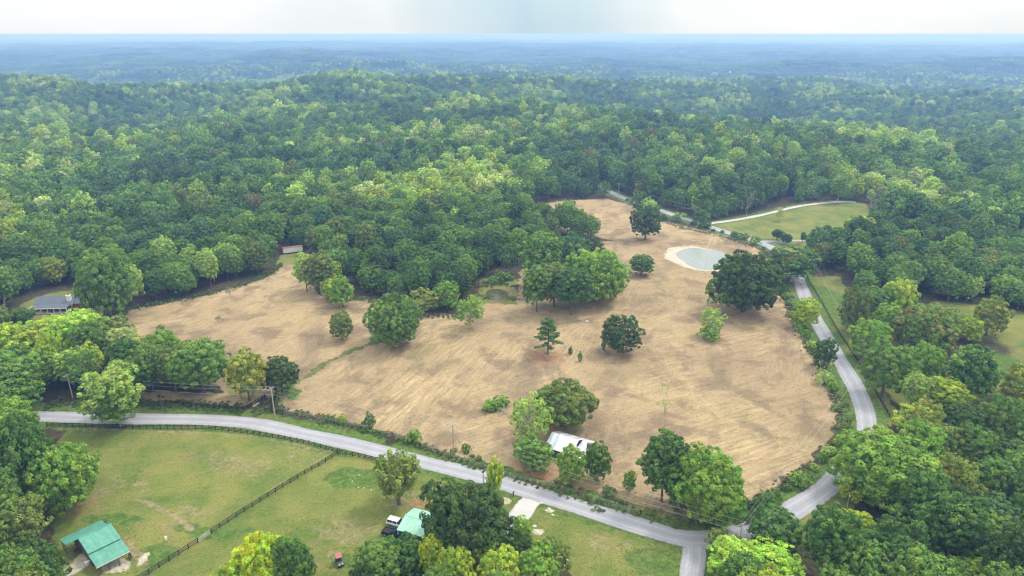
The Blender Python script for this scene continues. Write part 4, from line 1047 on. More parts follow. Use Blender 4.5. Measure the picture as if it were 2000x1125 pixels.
def roof_plane(root, a, b, c, d, n, mats, t=.05, name='roof_panel', pick=None):
    """n sheets side by side from edge a-b (eave) up to d-c (ridge); each sheet its own object with a raised seam"""
    a, b, c, d = map(Vector, (a, b, c, d))
    for i in range(n):
        f0, f1 = i / n, (i + 1) / n
        p = [a.lerp(b, f0 + .0015), a.lerp(b, f1 - .0015), d.lerp(c, f1 - .0015), d.lerp(c, f0 + .0015)]
        m = MB(); m.slab(*p, t)
        for q in (0.0, .33, .66):
            e0, e1 = p[0].lerp(p[1], q + .015), p[3].lerp(p[2], q + .015); w = (p[1] - p[0]).normalized() * .05; up_ = Vector((0, 0, .045))
            m.slab(e0 + up_, e0 + w + up_, e1 + w + up_, e1 + up_, .045)
        m.obj(name, mats[(pick[i % len(pick)] if pick else i % len(mats))], root)
# ranch house at the left
def ranch_house():
    P0, P1 = G(70, 609), G(140, 609); L, rz = local(P0, P1)
    o = empty('ranch_house', P0, rz, label='single-storey house with a blue-grey roof, white porch posts and white chimney', cat='house')
    D, he, hr = 8.5, 2.7, 5.0
    m = MB(); m.box((L / 2, D / 2 + .0, he / 2), (L - .6, D - .6, he)); m.obj('wall', BRICK, o)
    m = MB(); m.slab((-.5, -.4, he), (L + .4, -.4, he), (L + .4, D / 2, hr), (-.5, D / 2, hr), .14); m.slab((L + .4, D + .4, he), (-.5, D + .4, he), (-.5, D / 2, hr), (L + .4, D / 2, hr), .14)
    rf = m.obj('roof', SHINGLE, o)
    m = MB(); m.box((-.53, -.1, he - .06), (.06, D, .2)); m.box((L / 2, -.44, he - .08), (L + .9, .06, .2)); m.obj('fascia', WHITE, rf)
    m = MB()                                                       # gable triangles
    for x in (.3, L - .3): m.hexa([(x - .1, .3, he - .05), (x + .1, .3, he - .05), (x + .1, D - .3, he - .05), (x - .1, D - .3, he - .05), (x - .1, D / 2 - .1, hr - .2), (x + .1, D / 2 - .1, hr - .2), (x + .1, D / 2 + .1, hr - .2), (x - .1, D / 2 + .1, hr - .2)])
    m.obj('gable', WHITE, o)
    m = MB(); m.slab((1.2, -3.0, 2.35), (L + .1, -3.0, 2.35), (L + .1, -.2, 2.98), (1.2, -.2, 2.98), .12); pr = m.obj('porch_roof', SHINGLE, o)
    m = MB(); m.box((1.2 + (L - 1.1) / 2, -3.03, 2.28), (L - 1.0, .08, .22)); m.obj('gutter', WHITE, pr)
    m = MB(); m.box((1.2 + (L - 1.1) / 2, -1.6, .12), (L - 1.1, 2.8, .3)); m.obj('porch_floor', CONC, o)
    for i in range(6):
        m = MB(); m.box((1.4 + i * (L - 1.6) / 5, -2.85, 1.2), (.2, .2, 2.2)); m.box((1.4 + i * (L - 1.6) / 5, -2.85, .35), (.28, .28, .12)); m.obj('porch_post', WHITE, o)
    for x in (2.4, 5.6, 10.6, 13.2):
        m = MB(); m.box((x, .27, 1.5), (1.1, .06, 1.2)); w = m.obj('window', GLASS, o)
        m = MB(); m.box((x, .23, 2.14), (1.3, .07, .1)); m.box((x, .23, .87), (1.3, .07, .1)); m.box((x - .6, .23, 1.5), (.1, .07, 1.2)); m.box((x + .6, .23, 1.5), (.1, .07, 1.2)); m.box((x, .22, 1.5), (.05, .05, 1.2)); m.obj('frame', WHITE, w)
    m = MB(); m.box((8.1, .27, 1.15), (1.0, .07, 2.1)); m.obj('door', mat('door_paint', (.25, .05, .04), .5), o)
    m = MB(); m.box((L - .9, 1.9, 3.0), (1.5, 1.2, 6.0)); m.box((L - .9, 1.9, 6.05), (1.65, 1.35, .18)); ch = m.obj('chimney', WHITE, o)
    m = MB(); m.box((L - .9, 1.9, 6.25), (.5, .5, .25)); m.obj('flue', DARK, ch)
    m = MB(); m.box((L + 3.4, D / 2 + .6, 1.3), (6.4, D - 2.2, 2.6)); m.obj('wing_wall', BRICK, o)
    m = MB(); m.slab((L + .45, 1.2, 2.55), (L + 7.2, 1.2, 2.55), (L + 6.2, D / 2 + .6, 4.3), (L + .45, D / 2 + .6, 4.5), .14)
    m.slab((L + 7.2, D + .2, 2.55), (L + .45, D + .2, 2.55), (L + .45, D / 2 + .6, 4.5), (L + 6.2, D / 2 + .6, 4.3), .14); m.obj('wing_roof', SHINGLE, o)
    m = MB(); m.box((L + 6.9, 1.9, 3.4), (.9, .5, .5), rz=.6); m.obj('dormer', WHITE, o)
ranch_house()
def trailer():
    P0, P1 = G(554, 497), G(592, 492); L, rz = local(P0, P1)
    o = empty('box_trailer', P0, rz, label='long white box trailer with a rusty roof edge at the edge of the wood', cat='trailer')
    for i in range(8):
        m = MB(); m.box(((i + .5) * L / 8, 1.3, 1.75), (L / 8 - .02, 2.5, 2.5)); m.box(((i + .5) * L / 8, .03, 1.75), (.06, .05, 2.5)); m.obj('side_panel', WHITE, o)
    m = MB(); m.box((L / 2, 1.3, 3.06), (L + .1, 2.6, .12)); m.obj('roof', mat('rusty_sheet', (.28, .13, .08), .7, var=.4), o)
    for x in (1.2, 2.2, L - 1.2):
        m = MB(); m.tube([(x, .1, .45), (x, .4, .45)], .45, 12); m.obj('wheel', DARK, o)
    m = MB(); m.box((L / 2, 1.3, .45), (L - .4, 1.6, .12)); m.obj('chassis', DARK, o)
trailer()
# old tin-roofed house by the road
def tin_house():
    P0, P1 = G(1066, 888), G(1138, 911); L, rz = local(P0, P1)
    o = empty('tin_roofed_house', P0, rz, label='old plank house under a weathered white tin roof, half hidden by trees', cat='house')
    D, he, hr = 8.0, 2.6, 4.7
    m = MB()
    for k in range(int(L / .35)):
        x = .3 + k * .35
        if x < L - .2: m.box((x, .3 + .01 * (k % 2), he / 2), (.32, .06, he)); m.box((x, D - .3, he / 2), (.32, .06, he))
    m.box((.25, D / 2, he / 2), (.06, D - .6, he)); m.box((L - .25, D / 2, he / 2), (.06, D - .6, he))
    m.hexa([(.2, .4, he), (.3, .4, he), (.3, D - .4, he), (.2, D - .4, he), (.2, D / 2 - .05, hr - .15), (.3, D / 2 - .05, hr - .15), (.3, D / 2 + .05, hr - .15), (.2, D / 2 + .05, hr - .15)])
    m.obj('wall', PLANK, o)
    f = .72
    roof_plane(o, (-.3, -.4, he), (L * f, -.4, he), (L * f, D / 2, hr), (-.3, D / 2, hr), 9, TIN, pick=[1, 0, 1, 0, 0, 0, 0, 0, 2])
    roof_plane(o, (L * f, D + .4, he), (-.3, D + .4, he), (-.3, D / 2, hr), (L * f, D / 2, hr), 9, TIN, pick=[0, 1, 2])
    roof_plane(o, (L * f + .02, -.4, he - .15), (L + .3, -.4, he - .15), (L + .3, D / 2 - 1.6, hr - .95), (L * f + .02, D / 2 - 1.6, hr - .95), 4, TIN, pick=[0, 1, 0, 1])
    roof_plane(o, (L * f + .02, D / 2 - 1.2, 3.2), (L + .1, D / 2 - 1.2, 3.2), (L + .1, D - .8, 3.5), (L * f + .02, D - .8, 3.5), 3, TIN, pick=[1, 2, 1])
    m = MB(); m.box((L - .1, D / 2 - .2, 2.4), (.9, .8, 4.8)); m.obj('chimney', mat('grey_block', (.16, .15, .15), .9, var=.3), o)
    for x in (1.6, 4.2):
        m = MB(); m.box((x, .24, 1.4), (.9, .05, 1.1)); m.obj('window', GLASS, o)
    m = MB(); m.box((2.9, .24, 1.0), (.85, .05, 1.95)); m.obj('door', PLANK, o)
tin_house()
def green_barn():
    P0, P1 = G(194, 1124), G(255, 1094); L, rz = local(P0, P1)
    o = empty('green_roofed_barn', P0, rz, label='open-fronted barn with a stepped green metal roof at the lower left', cat='barn')
    L += .2; z0, z1, z2, z3, z4 = 2.3, 3.1, 3.35, 4.4, 3.2
    y1, y2, y3 = 4.0, 9.0, 13.6
    G2 = GREENTIN
    roof_plane(o, (-.2, -.3, z0), (L, -.3, z0), (L, y1, z1), (-.2, y1, z1), 7, G2)
    roof_plane(o, (-.2, y1 - .15, z2), (L, y1 - .15, z2), (L, y2, z3), (-.2, y2, z3), 7, G2)
    roof_plane(o, (L - .6, y3, z4), (-2.6, y3, z4), (-2.6, y2 + .02, z3), (L - .6, y2 + .02, z3), 10, [GREENTIN[0]])
    m = MB(); m.box((L / 2 - .1, -.36, z0 - .06), (L + .3, .05, .16)); m.obj('eave_trim', WHITE, o)
    m = MB(); m.box((L / 2, y2 + .01, z3 + .05), (L + .2, .3, .05)); m.obj('ridge_cap', GREENTIN[0], o)
    m = MB(); m.box((.1, (y1 + y3) / 2 - .4, 1.5), (.12, y3 - y1 - .4, 3.0)); m.box((L - .4, (y1 + y3) / 2 - .4, 1.5), (.12, y3 - y1 - .4, 3.0)); m.box((L / 2, y3 - .35, 1.5), (L + .4, .12, 3.0)); m.box((L / 2, y1 + .1, 1.5), (L - .4, .1, 3.0)); m.obj('wall', PLANK, o)
    for i in range(4):
        m = MB(); m.box((.1 + i * (L - .4) / 3, 0, 1.0), (.18, .18, 2.4)); m.obj('post', PLANK, o)
    for i in range(3):
        m = MB(); m.box((-2.3, y2 + .6 + i * 1.9, 1.5), (.16, .16, 3.1)); m.obj('post', PLANK, o)
    m = MB(); m.box((L + .15, .6, .6), (.08, 1.0, 1.2)); m.obj('side_board', PLANK, o)
    g = empty('white_tank', G(171, 1102), 0, label='small round white tank on the ground in front of the green-roofed barn', cat='tank')
    m = MB(); m.tube([(0, 0, 0), (0, 0, .7), (0, 0, .85)], [.5, .5, .2], 14); m.obj('tank_body', WHITE, g, smooth=False)
    m = MB(); m.tube([(0, 0, .85), (0, 0, .95)], .12, 10); m.obj('lid', GALV, g)
    t = empty('junk_pile', G(157, 1078), .3, label='heap of dark scrap timber beside the green-roofed barn', cat='scrap heap')
    for i in range(9):
        m = MB(); m.box((rnd.uniform(-.7, .7), rnd.uniform(-.7, .7), .15 + .09 * i), (rnd.uniform(1.0, 2.0), .22, .1), rz=rnd.uniform(0, 3), ry=rnd.uniform(-.25, .25)); m.obj('board', mat('rust_board', (.09, .04, .035), .8) if i % 2 else PLANK, t)
green_barn()
def garage():
    P0, P1 = G(779, 1052), G(811, 1011); L, rz = local(P0, P1)     # x runs along the open gable end, y away to the left of it
    o = empty('green_roofed_garage', P0, rz, label='garage with a pale green metal roof and dark teal wall, cars parked at its end', cat='garage')
    Wd = L; Ln = 9.5; he, hr = 2.5, 3.55                            # long axis is -y
    roof_plane(o, (-.25, .3, he), (-.25, -Ln, he), (Wd / 2, -Ln, hr), (Wd / 2, .3, hr), 8, [PALETIN])
    roof_plane(o, (Wd + .25, -Ln, he), (Wd + .25, .3, he), (Wd / 2, .3, hr), (Wd / 2, -Ln, hr), 8, [PALETIN])
    m = MB(); m.box((Wd / 2, (.3 - Ln) / 2, hr + .03), (.35, Ln + .3, .05)); m.obj('ridge_cap', PALETIN, o)
    m = MB()
    for k in range(24): m.box((.02 - .02 * (k % 2), -Ln + .2 + (k + .5) * (Ln - .2) / 24, he / 2 - .15), (.08, (Ln - .2) / 24 - .02, he + .1))
    m.obj('side_wall', TEAL, o)
    m = MB(); m.box((Wd - .02, -Ln / 2, he / 2 - .15), (.08, Ln - .3, he + .1)); m.obj('side_wall', TEAL, o)
    m = MB(); m.box((Wd / 2, -Ln + .2, he / 2 - .1), (Wd, .08, he + .2)); m.obj('end_wall', TEAL, o)
    for x in (.05, Wd - .05):
        m = MB(); m.box((x, .15, he / 2 - .1), (.14, .14, he + .1)); m.obj('corner_post', WHITE, o)
    return o
garage()

# ------------------------------------------------------------------ vehicles
RUB = mat('tyre_rubber', (.02, .02, .02), .8); RIM = mat('wheel_rim', (.55, .56, .58), .3, .6); LAMP = mat('lamp_lens', (.75, .75, .72), .1); RED = mat('tail_lamp_red', (.45, .02, .02), .2)
def vehicle(name, P, hd, paint, label, cat, pick=False):
    o = empty(name, P, hd, label=label, cat=cat); Wd = 1.9; Lh = 2.4 if not pick else 2.75
    prof = [(-Lh, .42), (-Lh, .95), (-Lh + .12, 1.08), (Lh - 1.25, 1.08), (Lh - .15, .95), (Lh, .75), (Lh, .42)]
    m = MB(); n = len(prof)
    for s, wd in ((-1, Wd / 2), (1, Wd / 2)): m.V += [(x, s * wd * (1 if .5 < z < 1.0 else .94), z) for x, z in prof]
    m.F += [tuple(range(n)), tuple(reversed(range(n, 2 * n)))] + [((i + 1) % n, i, n + i, n + (i + 1) % n) for i in range(n)]; m.M += [0] * (n + 2)
    body = m.obj('body', paint, o)
    x0, x1 = (-Lh + .15, 1.15) if not pick else (-.55, 1.35)
    cb = lambda xa, xb, z0, z1, i0, i1, w0, w1: [(xa, -w0, z0), (xb, -w0, z0), (xb, w0, z0), (xa, w0, z0), (xa + i0, -w1, z1), (xb - i1, -w1, z1), (xb - i1, w1, z1), (xa + i0, w1, z1)]
    m = MB(); m.hexa(cb(x0, x1, 1.07, 1.62, .12 if not pick else .2, .62, .88, .74)); m.obj('windows', GLASS, o)
    m = MB(); m.hexa(cb(x0 + .08, x1 - .58, 1.60, 1.70, .1, .06, .76, .70))
    for px in (x0 + .1, (x0 + x1) / 2 - .2, x1 - .75):
        for s in (-1, 1): m.box((px, s * .825, 1.35), (.10, .05, .56), rx=-s * -.24)
    m.obj('roof', paint, o)
    for sx in (-Lh + .85, Lh - .9):
        for s in (-1, 1):
            m = MB(); m.tube([(sx, s * (Wd / 2 - .22), .37), (sx, s * (Wd / 2 + .02), .37)], .37, 16); w = m.obj('wheel', RUB, o)
            m = MB(); m.tube([(sx, s * (Wd / 2 + .02), .37), (sx, s * (Wd / 2 + .04), .37)], .22, 12); m.obj('rim', RIM, w)
    for s in (-1, 1):
        m = MB(); m.box((Lh - .02, s * .68, .80), (.10, .34, .16)); m.obj('headlight', LAMP, o)
        m = MB(); m.box((-Lh - .01, s * .80, .88), (.06, .18, .26)); m.obj('tail_light', RED, o)
        m = MB(); m.box((x1 - .35, s * 1.03, 1.12), (.14, .18, .14)); m.obj('mirror', paint, o)
    m = MB(); m.box((Lh + .03, 0, .5), (.12, 1.8, .2)); m.obj('front_bumper', DARK, o); m = MB(); m.box((-Lh - .03, 0, .5), (.12, 1.8, .2)); m.obj('rear_bumper', DARK, o)
    if pick:
        m = MB(); m.box((-1.65, 0, 1.085), (1.85, 1.5, .03)); m.obj('bed', DARK, o)
        m = MB()
        for s in (-1, 1): m.box((-1.65, s * .86, 1.14), (2.0, .14, .16))
        m.box((-Lh + .1, 0, 1.14), (.12, 1.6, .16)); m.obj('bed_rail', paint, o)
    return o
gd = G(779, 1052); ge = G(811, 1011); hd = math.atan2(ge.y - gd.y, ge.x - gd.x) - math.pi / 2
vehicle('white_suv', G(776, 1026), hd, mat('white_car_paint', (.78, .78, .78), .25, spec=.5), 'white utility vehicle parked nose-in at the green-roofed garage', 'car')
vehicle('dark_pickup', G(770, 1047), hd, mat('dark_car_paint', (.018, .024, .055), .22, spec=.5), 'dark blue pickup parked beside the white car at the garage', 'pickup', True)
def cart():
    o = empty('utility_cart', G(663, 1101), R(-60), label='small open utility cart with a faded red canopy on the lawn', cat='cart')
    o.scale = (1.1, 1.1, 1.1)
    m = MB(); m.box((0, 0, .45), (2.3, 1.1, .22)); m.hexa([(.75, -.5, .5), (1.25, -.45, .5), (1.25, .45, .5), (.75, .5, .5), (.85, -.45, .95), (1.05, -.4, .8), (1.05, .4, .8), (.85, .45, .95)]); m.obj('body', mat('grey_cart_body', (.10, .13, .11), .5), o)
    m = MB(); m.box((-.2, 0, .72), (.5, 1.0, .15)); m.box((-.48, 0, 1.0), (.12, 1.0, .5)); m.obj('seat', DARK, o)
    m = MB(); m.box((-.15, 0, 1.85), (1.5, 1.15, .07)); m.obj('canopy', mat('faded_red_canopy', (.36, .14, .13), .6, var=.15), o)
    for x in (-.8, .55):
        for y in (-.5, .5):
            m = MB(); m.tube([(x, y, .5), (x * .95, y, 1.85)], .025, 6); m.obj('canopy_post', GALV, o)
    for x in (-.85, .85):
        for s in (-1, 1):
            m = MB(); m.tube([(x, s * .42, .25), (x, s * .6, .25)], .25, 12); w = m.obj('wheel', RUB, o); m = MB(); m.tube([(x, s * .6, .25), (x, s * .62, .25)], .13, 10); m.obj('rim', WHITE, w)
    for s in (-1, 1):
        m = MB(); m.box((1.2, s * .3, .72), (.16, .26, .22)); m.obj('headlight', WHITE, o)
    m = MB(); m.box((-1.0, .3, .75), (.4, .4, .4)); m.obj('cargo_box', WHITE, o)
    m = MB(); m.tube([(.75, -.25, .8), (.45, -.25, 1.05)], .02, 6); m.tube([(.44, -.25, 1.0), (.46, -.25, 1.04)], .17, 12); m.obj('steering_wheel', DARK, o)
cart()

# ------------------------------------------------------------------ fences
POST_ME = MB().box((0, 0, .70), (.14, .14, 1.5)).mesh('post', [BLACKW]); CAP = None
RAIL_ME = MB().box((.5, 0, 0), (1.0, .05, .15)).mesh('rail', [BLACKW])
WPOST_ME = MB().tube([(0, 0, -.2), (0, 0, 1.25)], [.08, .07], 6).mesh('post', [POLEW])
WIRE_ME = MB().tube([(0, 0, 0), (1, 0, 0)], .012, 3, cap=False).mesh('wire', [GALV])
def fence(pts, label, gap=1.95, rails=(.38, .80, 1.22), wire=False, h=1.0, name='board_fence', dense=1.0):
    P = smooth(W(pts), .25); seg = np.linalg.norm(np.diff(P, axis=0), axis=1); cum = np.concatenate([[0], np.cumsum(seg)])
    n = max(1, round(cum[-1] / gap)); S = [Vector((np.interp(t, cum, P[:, 0]), np.interp(t, cum, P[:, 1]), 0)) for t in np.linspace(0, cum[-1], n + 1)]
    for q in S: q.z = th(q.x, q.y)
    o = empty(name, S[0], 0, label=label, cat='fence')
    for i, q in enumerate(S):
        l = q - S[0]; p = link(bpy.data.objects.new('post', WPOST_ME if wire else POST_ME), o, l); t = S[min(i + 1, n)] - S[max(i - 1, 0)]
        p.rotation_euler = (rnd.uniform(-.03, .03), rnd.uniform(-.03, .03), math.atan2(t.y, t.x)); p.scale = (1, 1, h * rnd.uniform(.96, 1.04))
        if i < n:
            v = S[i + 1] - q; side = Vector((v.y, -v.x, 0)).normalized() * .098
            for z in rails:
                r = link(bpy.data.objects.new('wire' if wire else 'rail', WIRE_ME if wire else RAIL_ME), o, l + Vector((0, 0, z * h + rnd.uniform(-.02, .02))) + (side * 0 if wire else side))
                r.rotation_euler = (0, -math.atan2(v.z, math.hypot(v.x, v.y)), math.atan2(v.y, v.x)); r.scale = (v.length * (1 if wire else .995), 1, 1)
    return o
fence([(92,833),(150,834.5),(230,836.5),(300,838),(400,838.5),(450,843),(500,850),(560,860),(600,868),(660,885)], 'long black board fence along the near side of the left road')
fence([(664,886),(700,893),(740,902),(775,910)], 'short black board fence continuing along the road past the corner post')
fence([(661,888),(620,913),(572,941),(500,986),(455,1015),(413,1043)], 'black board fence running diagonally down between the two paddocks', gap=2.25)
fence([(387,1061),(340,1091),(285,1126),(250,1148)], 'black board fence beside the barn yard in the lower left', gap=2.25)
fence([(324,789),(360,792),(400,796),(440,800),(477,803)], 'black board fence under the trees above the left road')
fence([(477,803),(490,795),(505,786),(518,777)], 'short black fence slanting up to the field gateway', gap=1.6)
fence([(539,777),(534,792),(530,807),(552,809)], 'short black fence right of the field gateway by the pole', gap=1.6)
fence([(1576,543),(1590,568),(1610,602),(1640,655),(1665,692),(1690,735),(1712,772),(1737,815)], 'dark board fence along the right side of the upper road', gap=2.3)
fence([(1640,1000),(1612,1012),(1585,1030),(1566,1045)], 'dark board fence piece right of the lower road near the junction', gap=2.3)
fence([(560,806),(660,827),(740,846),(800,864),(880,892),(950,916),(1000,932),(1100,957),(1180,982),(1240,1003)], 'wire fence on wooden posts along the south edge of the tan field', gap=4.6, rails=(.3, .6, .9, 1.15), wire=True, name='wire_fence')
fence([(1300,434),(1350,447),(1420,464),(1480,484),(1505,500)], 'wire fence on posts along the upper right edge of the field', gap=5.0, rails=(.3, .6, .9, 1.15), wire=True, name='wire_fence')
def gate(a, b, label):
    P0, P1 = G(*a), G(*b); L, rz = local(P0, P1); o = empty('farm_gate', P0, rz, label=label, cat='gate')
    m = MB()
    m.tube([(.1, 0, .25), (.1, 0, 1.3), (L - .1, 0, 1.3), (L - .1, 0, .25), (.1, 0, .25)], .035, 6); m.obj('gate_frame', GALV, o)
    for z in (.45, .65, .85, 1.07):
        m = MB(); m.tube([(.1, 0, z), (L - .1, 0, z)], .025, 5); m.obj('bar', GALV, o)
gate((413, 1043), (388, 1061), 'grey tube gate in the gap of the diagonal paddock fence')
gate((519, 777), (538, 777), 'grey tube gate at the field entrance by the utility pole')

# ------------------------------------------------------------------ utility poles and wires
def zat(P, top):
    b = (562.5 - top) / FPX; return CAM_H + P.y * (b * CP - SP) / (CP + b * SP) - P.z
def pole(bx, by, top, arm, ang_, label, thin=False, wood=POLEW, H=None):
    P = G(bx, by); H = H or zat(P, top); o = empty('utility_pole', P, ang_, label=label, cat='pole')
    m = MB(); m.tube([(0, 0, -.4), (0, 0, H * .5), (0, 0, H)], [.19, .16, .12] if not thin else [.09, .08, .06], 8); m.obj('shaft', wood, o)
    if arm:
        m = MB(); m.box((0, .16, H - .45), (2.5, .12, .14)); ca = m.obj('crossarm', POLEW, o)
        for x in (-1.1, -.45, 1.1):
            m = MB(); m.tube([(x, .16, H - .38), (x, .16, H - .18)], [.05, .035], 6); m.obj('insulator', WHITE, ca)
        m = MB(); m.tube([(-.7, .1, H - .5), (0, .1, H - 1.2)], .025, 4); m.tube([(.7, .1, H - .5), (0, .1, H - 1.2)], .025, 4); m.obj('brace', GALV, o)
    tops = [P + Matrix.Rotation(ang_, 3, 'Z') @ Vector((x, .16 if arm else 0, H - .17)) for x in ((-1.1, 1.1) if arm else (0, 0))]
    return o, tops, P + Vector((0, 0, H - 2.2)), P
pA = pole(143, 780, 731, True, R(70), 'utility pole with crossarm at the left, in front of the dark wood')
pB = pole(537, 813, 757, True, R(60), 'utility pole with crossarm beside the field gateway')
pC = pole(886, 886, 829, True, R(50), 'weathered utility pole standing in the scrub above the middle of the road')
pD = pole(1441, 1084, 1022, True, R(30), 'utility pole at the road junction, mostly hidden by trees')
pE = pole(1689, 748, 683, True, R(-12), 'utility pole right of the fence on the upper road bend')
pF = pole(1583, 533, 493, True, R(-20), 'utility pole at the top of the right road fence')
pG = pole(1357, 431, 403, True, R(-40), 'utility pole among the shrubs beyond the upper hedge')
pH = pole(1208, 383, 358, True, R(-50), 'small distant utility pole where the road enters the far wood')
pL = pole(-60, 760, 716, True, R(75), 'utility pole beyond the left edge', H=10)
pS = pole(944, 949, 905, False, 0, 'thin dark service pole at the near edge of the road beside the slim yellow tree', thin=True, wood=BLACKW)
m = MB(); m.tube([(0, 0, 0), (-.3, 0, .9), (-.45, 0, 1.4)], [.03, .02, .01], 5)
t = m.obj('transformer', GALV, pC[0]); t.location = (0.3, -.2, zat(pC[3], 829) - 2.2)
ALU = mat('aluminium_wire', (.55, .56, .58), .35, .6)
def wire(name, P, label, sag=1.3, r=.016):
    b = MB(); pts = []
    for i in range(len(P) - 1):
        for k in range(14):
            t_ = k / 14; q = P[i].lerp(P[i + 1], t_); q.z -= sag * 4 * t_ * (1 - t_) * ((P[i + 1] - P[i]).length / 70) ; pts.append(q)
    pts.append(P[-1]); o0 = pts[0]
    o = b.tube([p - o0 for p in pts], r, 4, cap=False).obj(name, ALU, None, o0); meta(o, label, 'wire', 'overhead wires')
run = [pL, pA, pB, pC, pD, pE, pF, pG, pH]
wire('overhead_wire', [p[1][0] for p in run], 'left-hand overhead wire strung over all the crossarms')
wire('overhead_wire', [p[1][1] for p in run], 'right-hand overhead wire strung over all the crossarms')
wire('overhead_wire', [p[2] for p in run], 'lower neutral wire strung below the crossarms', 1.5)

# ------------------------------------------------------------------ small things
o = empty('mailbox', G(1003, 970), R(70), label='black mailbox on a post at the driveway entrance by the road', cat='mailbox')
MB().box((0, 0, .55), (.12, .12, 1.1)).obj('post', BLACKW, o); MB().tube([(-.3, 0, 1.25), (.3, 0, 1.25)], .17, 10).obj('box', BLACKW, o)
o = empty('mailbox', G(1577, 543), R(20), label='dark mailbox at the upper end of the right road fence', cat='mailbox')
MB().box((0, 0, .55), (.14, .14, 1.1)).obj('post', PLANK, o); MB().tube([(-.35, 0, 1.25), (.35, 0, 1.25)], .2, 10).obj('box', BLACKW, o)
o = empty('fire_ring', G(1103, 1100), 0, label='black stump standing in a ring of pale stones on the lower right lawn', cat='stump')
for i in range(12):
    q = i * math.pi / 6; MB().box((math.cos(q) * .95, math.sin(q) * .95, .12), (.42, .28, .26), rz=q + 1.57, rx=rnd.uniform(-.2, .2)).obj('stone', CONC, o)
MB().tube([(0, 0, -.1), (0, 0, .5), (.05, 0, 1.0)], [.34, .26, .16], 9).obj('stump', DARK, o)
ROCK = mat('pale_rock', (.50, .46, .38), .9, var=.25, scale=4)
def rock(px, py, s, label):
    g = np.random.default_rng(int(px * 7 + py)); b = MB(); V = []
    bm_v = [(math.cos(a) * math.cos(e), math.sin(a) * math.cos(e), math.sin(e)) for e in (-.6, .0, .6) for a in np.arange(0, 6.28, .9)] + [(0, 0, 1)]
    V = [Vector(v) * s * g.uniform(.75, 1.15) for v in bm_v]; V = [Vector((v.x * 1.3, v.y, v.z * .5)) for v in V]; n = 7
    Fq = [(r * n + i, r * n + (i + 1) % n, (r + 1) * n + (i + 1) % n, (r + 1) * n + i) for r in range(2) for i in range(n)] + [(2 * n + i, 2 * n + (i + 1) % n, 3 * n) for i in range(n)]
    o = link(bpy.data.objects.new('rock', mesh_np('rock', V, Fq, [ROCK])), None, G(px, py)); meta(o, label, 'rock')
for i, (px, py, s) in enumerate([(1044,1028,.45),(1047,1038,.6),(1053,1042,.5),(1072,994,.4),(1076,999,.55),(1079,1006,.35),(1057,982,.45)]):
    rock(px, py, s, ['pale flat rock, upper one of the three rocks at the lawn edge','pale rock, left of the lowest pair at the lawn edge','pale rock, right of the lowest pair at the lawn edge','small pale rock nearest the road on the lower right lawn','largest of three pale rocks in a row near the lower road','smallest pale rock in the row near the lower road','pale rock at the corner where driveway and road meet'][i])
rock(1146, 628, .8, 'flat pale rock in front of the mid-field clump of trees')
for i, (px, py) in enumerate([(700,952),(710,953),(725,957),(688,940),(702,928)]): rock(px, py, .22, '%s small pale stone from left in the green patch by the road lawn' % ORD[[1,3,4,0,2][i]])
o = empty('stock_trough', G(1356, 471), R(10), label='small white trough in the grass above the pale pond', cat='trough')
MB().box((0, 0, .35), (2.2, .9, .6)).obj('tub', WHITE, o); MB().box((0, 0, .66), (1.9, .65, .03)).obj('water', GLASS, o)
o = empty('feeder', G(325, 1058), 0, label='small white feeder on a stand in the lower paddock', cat='feeder')
MB().tube([(0, 0, .5), (0, 0, 1.3), (0, 0, 1.5)], [.28, .28, .05], 10).obj('hopper', WHITE, o)
for q in (0, 2.1, 4.2): MB().tube([(math.cos(q) * .5, math.sin(q) * .5, 0), (math.cos(q) * .2, math.sin(q) * .2, .7)], .03, 5).obj('leg', GALV, o)
def brush(px, py, n, L, label, m_):
    P = G(px, py); o = empty('brush_pile', P, 0, label=label, cat='brush pile')
    for i in range(n):
        a = rnd.uniform(0, 6.28); b = MB(); p = Vector((rnd.gauss(0, .6), rnd.gauss(0, .8), rnd.uniform(.1, .9))); d_ = Vector((math.cos(a), math.sin(a), rnd.uniform(-.1, .5)))
        b.tube([p, p + d_ * L * .5 + Vector((0, 0, .1)), p + d_ * L * rnd.uniform(.7, 1)], [.09, .06, .02], 5); b.obj('branch', m_, o)
brush(982, 806, 26, 1.9, 'heap of grey dead branches in the green brush of the lower field', PALEBARK)
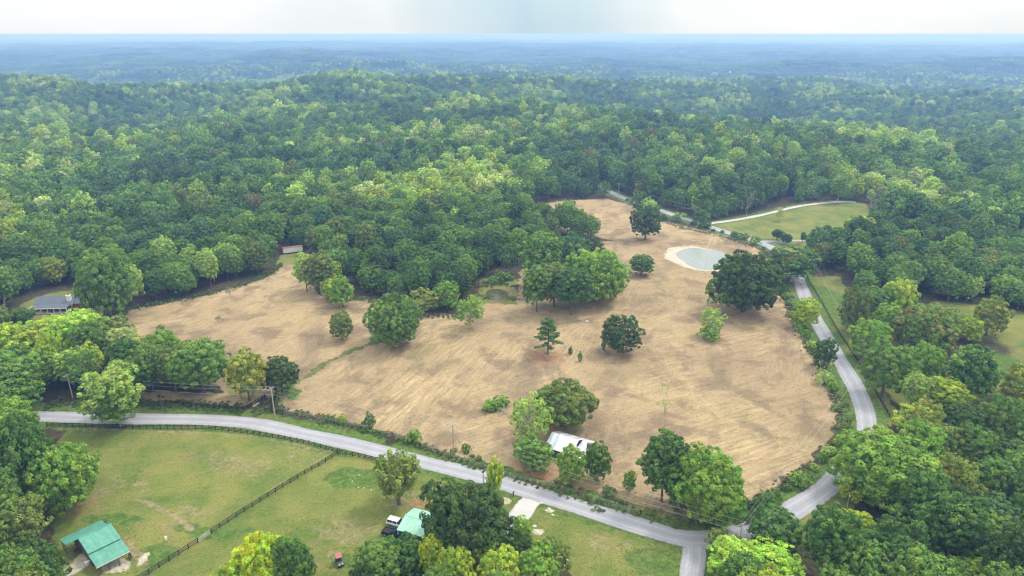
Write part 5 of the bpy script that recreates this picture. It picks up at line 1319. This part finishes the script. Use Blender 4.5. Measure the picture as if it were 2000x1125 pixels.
o = empty('fallen_log', G(86, 975), R(-60), label='pale sawn log leaning on the ground in the wood by the lower paddock', cat='log')
MB().tube([(0, 0, .2), (2.6, 0, .5)], [.22, .18], 9).obj('log', PALEBARK, o)
def far_house(px, py, w, d_, label, roofm, wallm):
    P = G(px, py); o = empty('far_house', P, R(rnd.uniform(-20, 20)), label=label, cat='house')
    MB().box((0, 0, 1.5), (w, d_, 3)).obj('wall', wallm, o)
    m = MB(); m.slab((-w / 2 - .4, -d_ / 2 - .4, 2.9), (w / 2 + .4, -d_ / 2 - .4, 2.9), (w / 2 + .4, 0, 5), (-w / 2 - .4, 0, 5), .15); m.slab((w / 2 + .4, d_ / 2 + .4, 2.9), (-w / 2 - .4, d_ / 2 + .4, 2.9), (-w / 2 - .4, 0, 5), (w / 2 + .4, 0, 5), .15); m.obj('roof', roofm, o)
    MB().box((-w * .25, -d_ / 2 - .03, 1.5), (1.2, .08, 1.3)).obj('window', GLASS, o); MB().box((w * .2, -d_ / 2 - .03, 1.05), (1.0, .08, 2.1)).obj('door', DARK, o)
far_house(1697, 446, 11, 7, 'low house half hidden by trees at the right end of the far lawn', mat('light_roof', (.45, .42, .40), .8, var=.2), WHITE)
far_house(944, 294, 10, 7, 'tiny pale house in a gap of the far wood', mat('tan_roof', (.40, .33, .27), .8), WHITE)

# ------------------------------------------------------------------ haze
def haze():
    b = MB(); lo, hi = float(Z.min()) - 1.5, CAM_H + 1.5
    b.box((0, 0, (lo + hi) / 2), (50000, 50000, hi - lo))
    m = bpy.data.materials.new('haze'); m.use_nodes = True; nt = m.node_tree; nt.nodes.clear()
    o = nt.nodes.new('ShaderNodeOutputMaterial'); v = nt.nodes.new('ShaderNodeVolumePrincipled')
    v.inputs['Color'].default_value = (0.25, 0.44, 0.97, 1); v.inputs['Density'].default_value = 0.00029; v.inputs['Anisotropy'].default_value = 0.2
    v.inputs['Absorption Color'].default_value = (0.62, 0.62, 0.8, 1)
    nt.links.new(v.outputs[0], o.inputs['Volume'])
    h = b.obj('haze', m); h['kind'] = 'stuff'
haze()
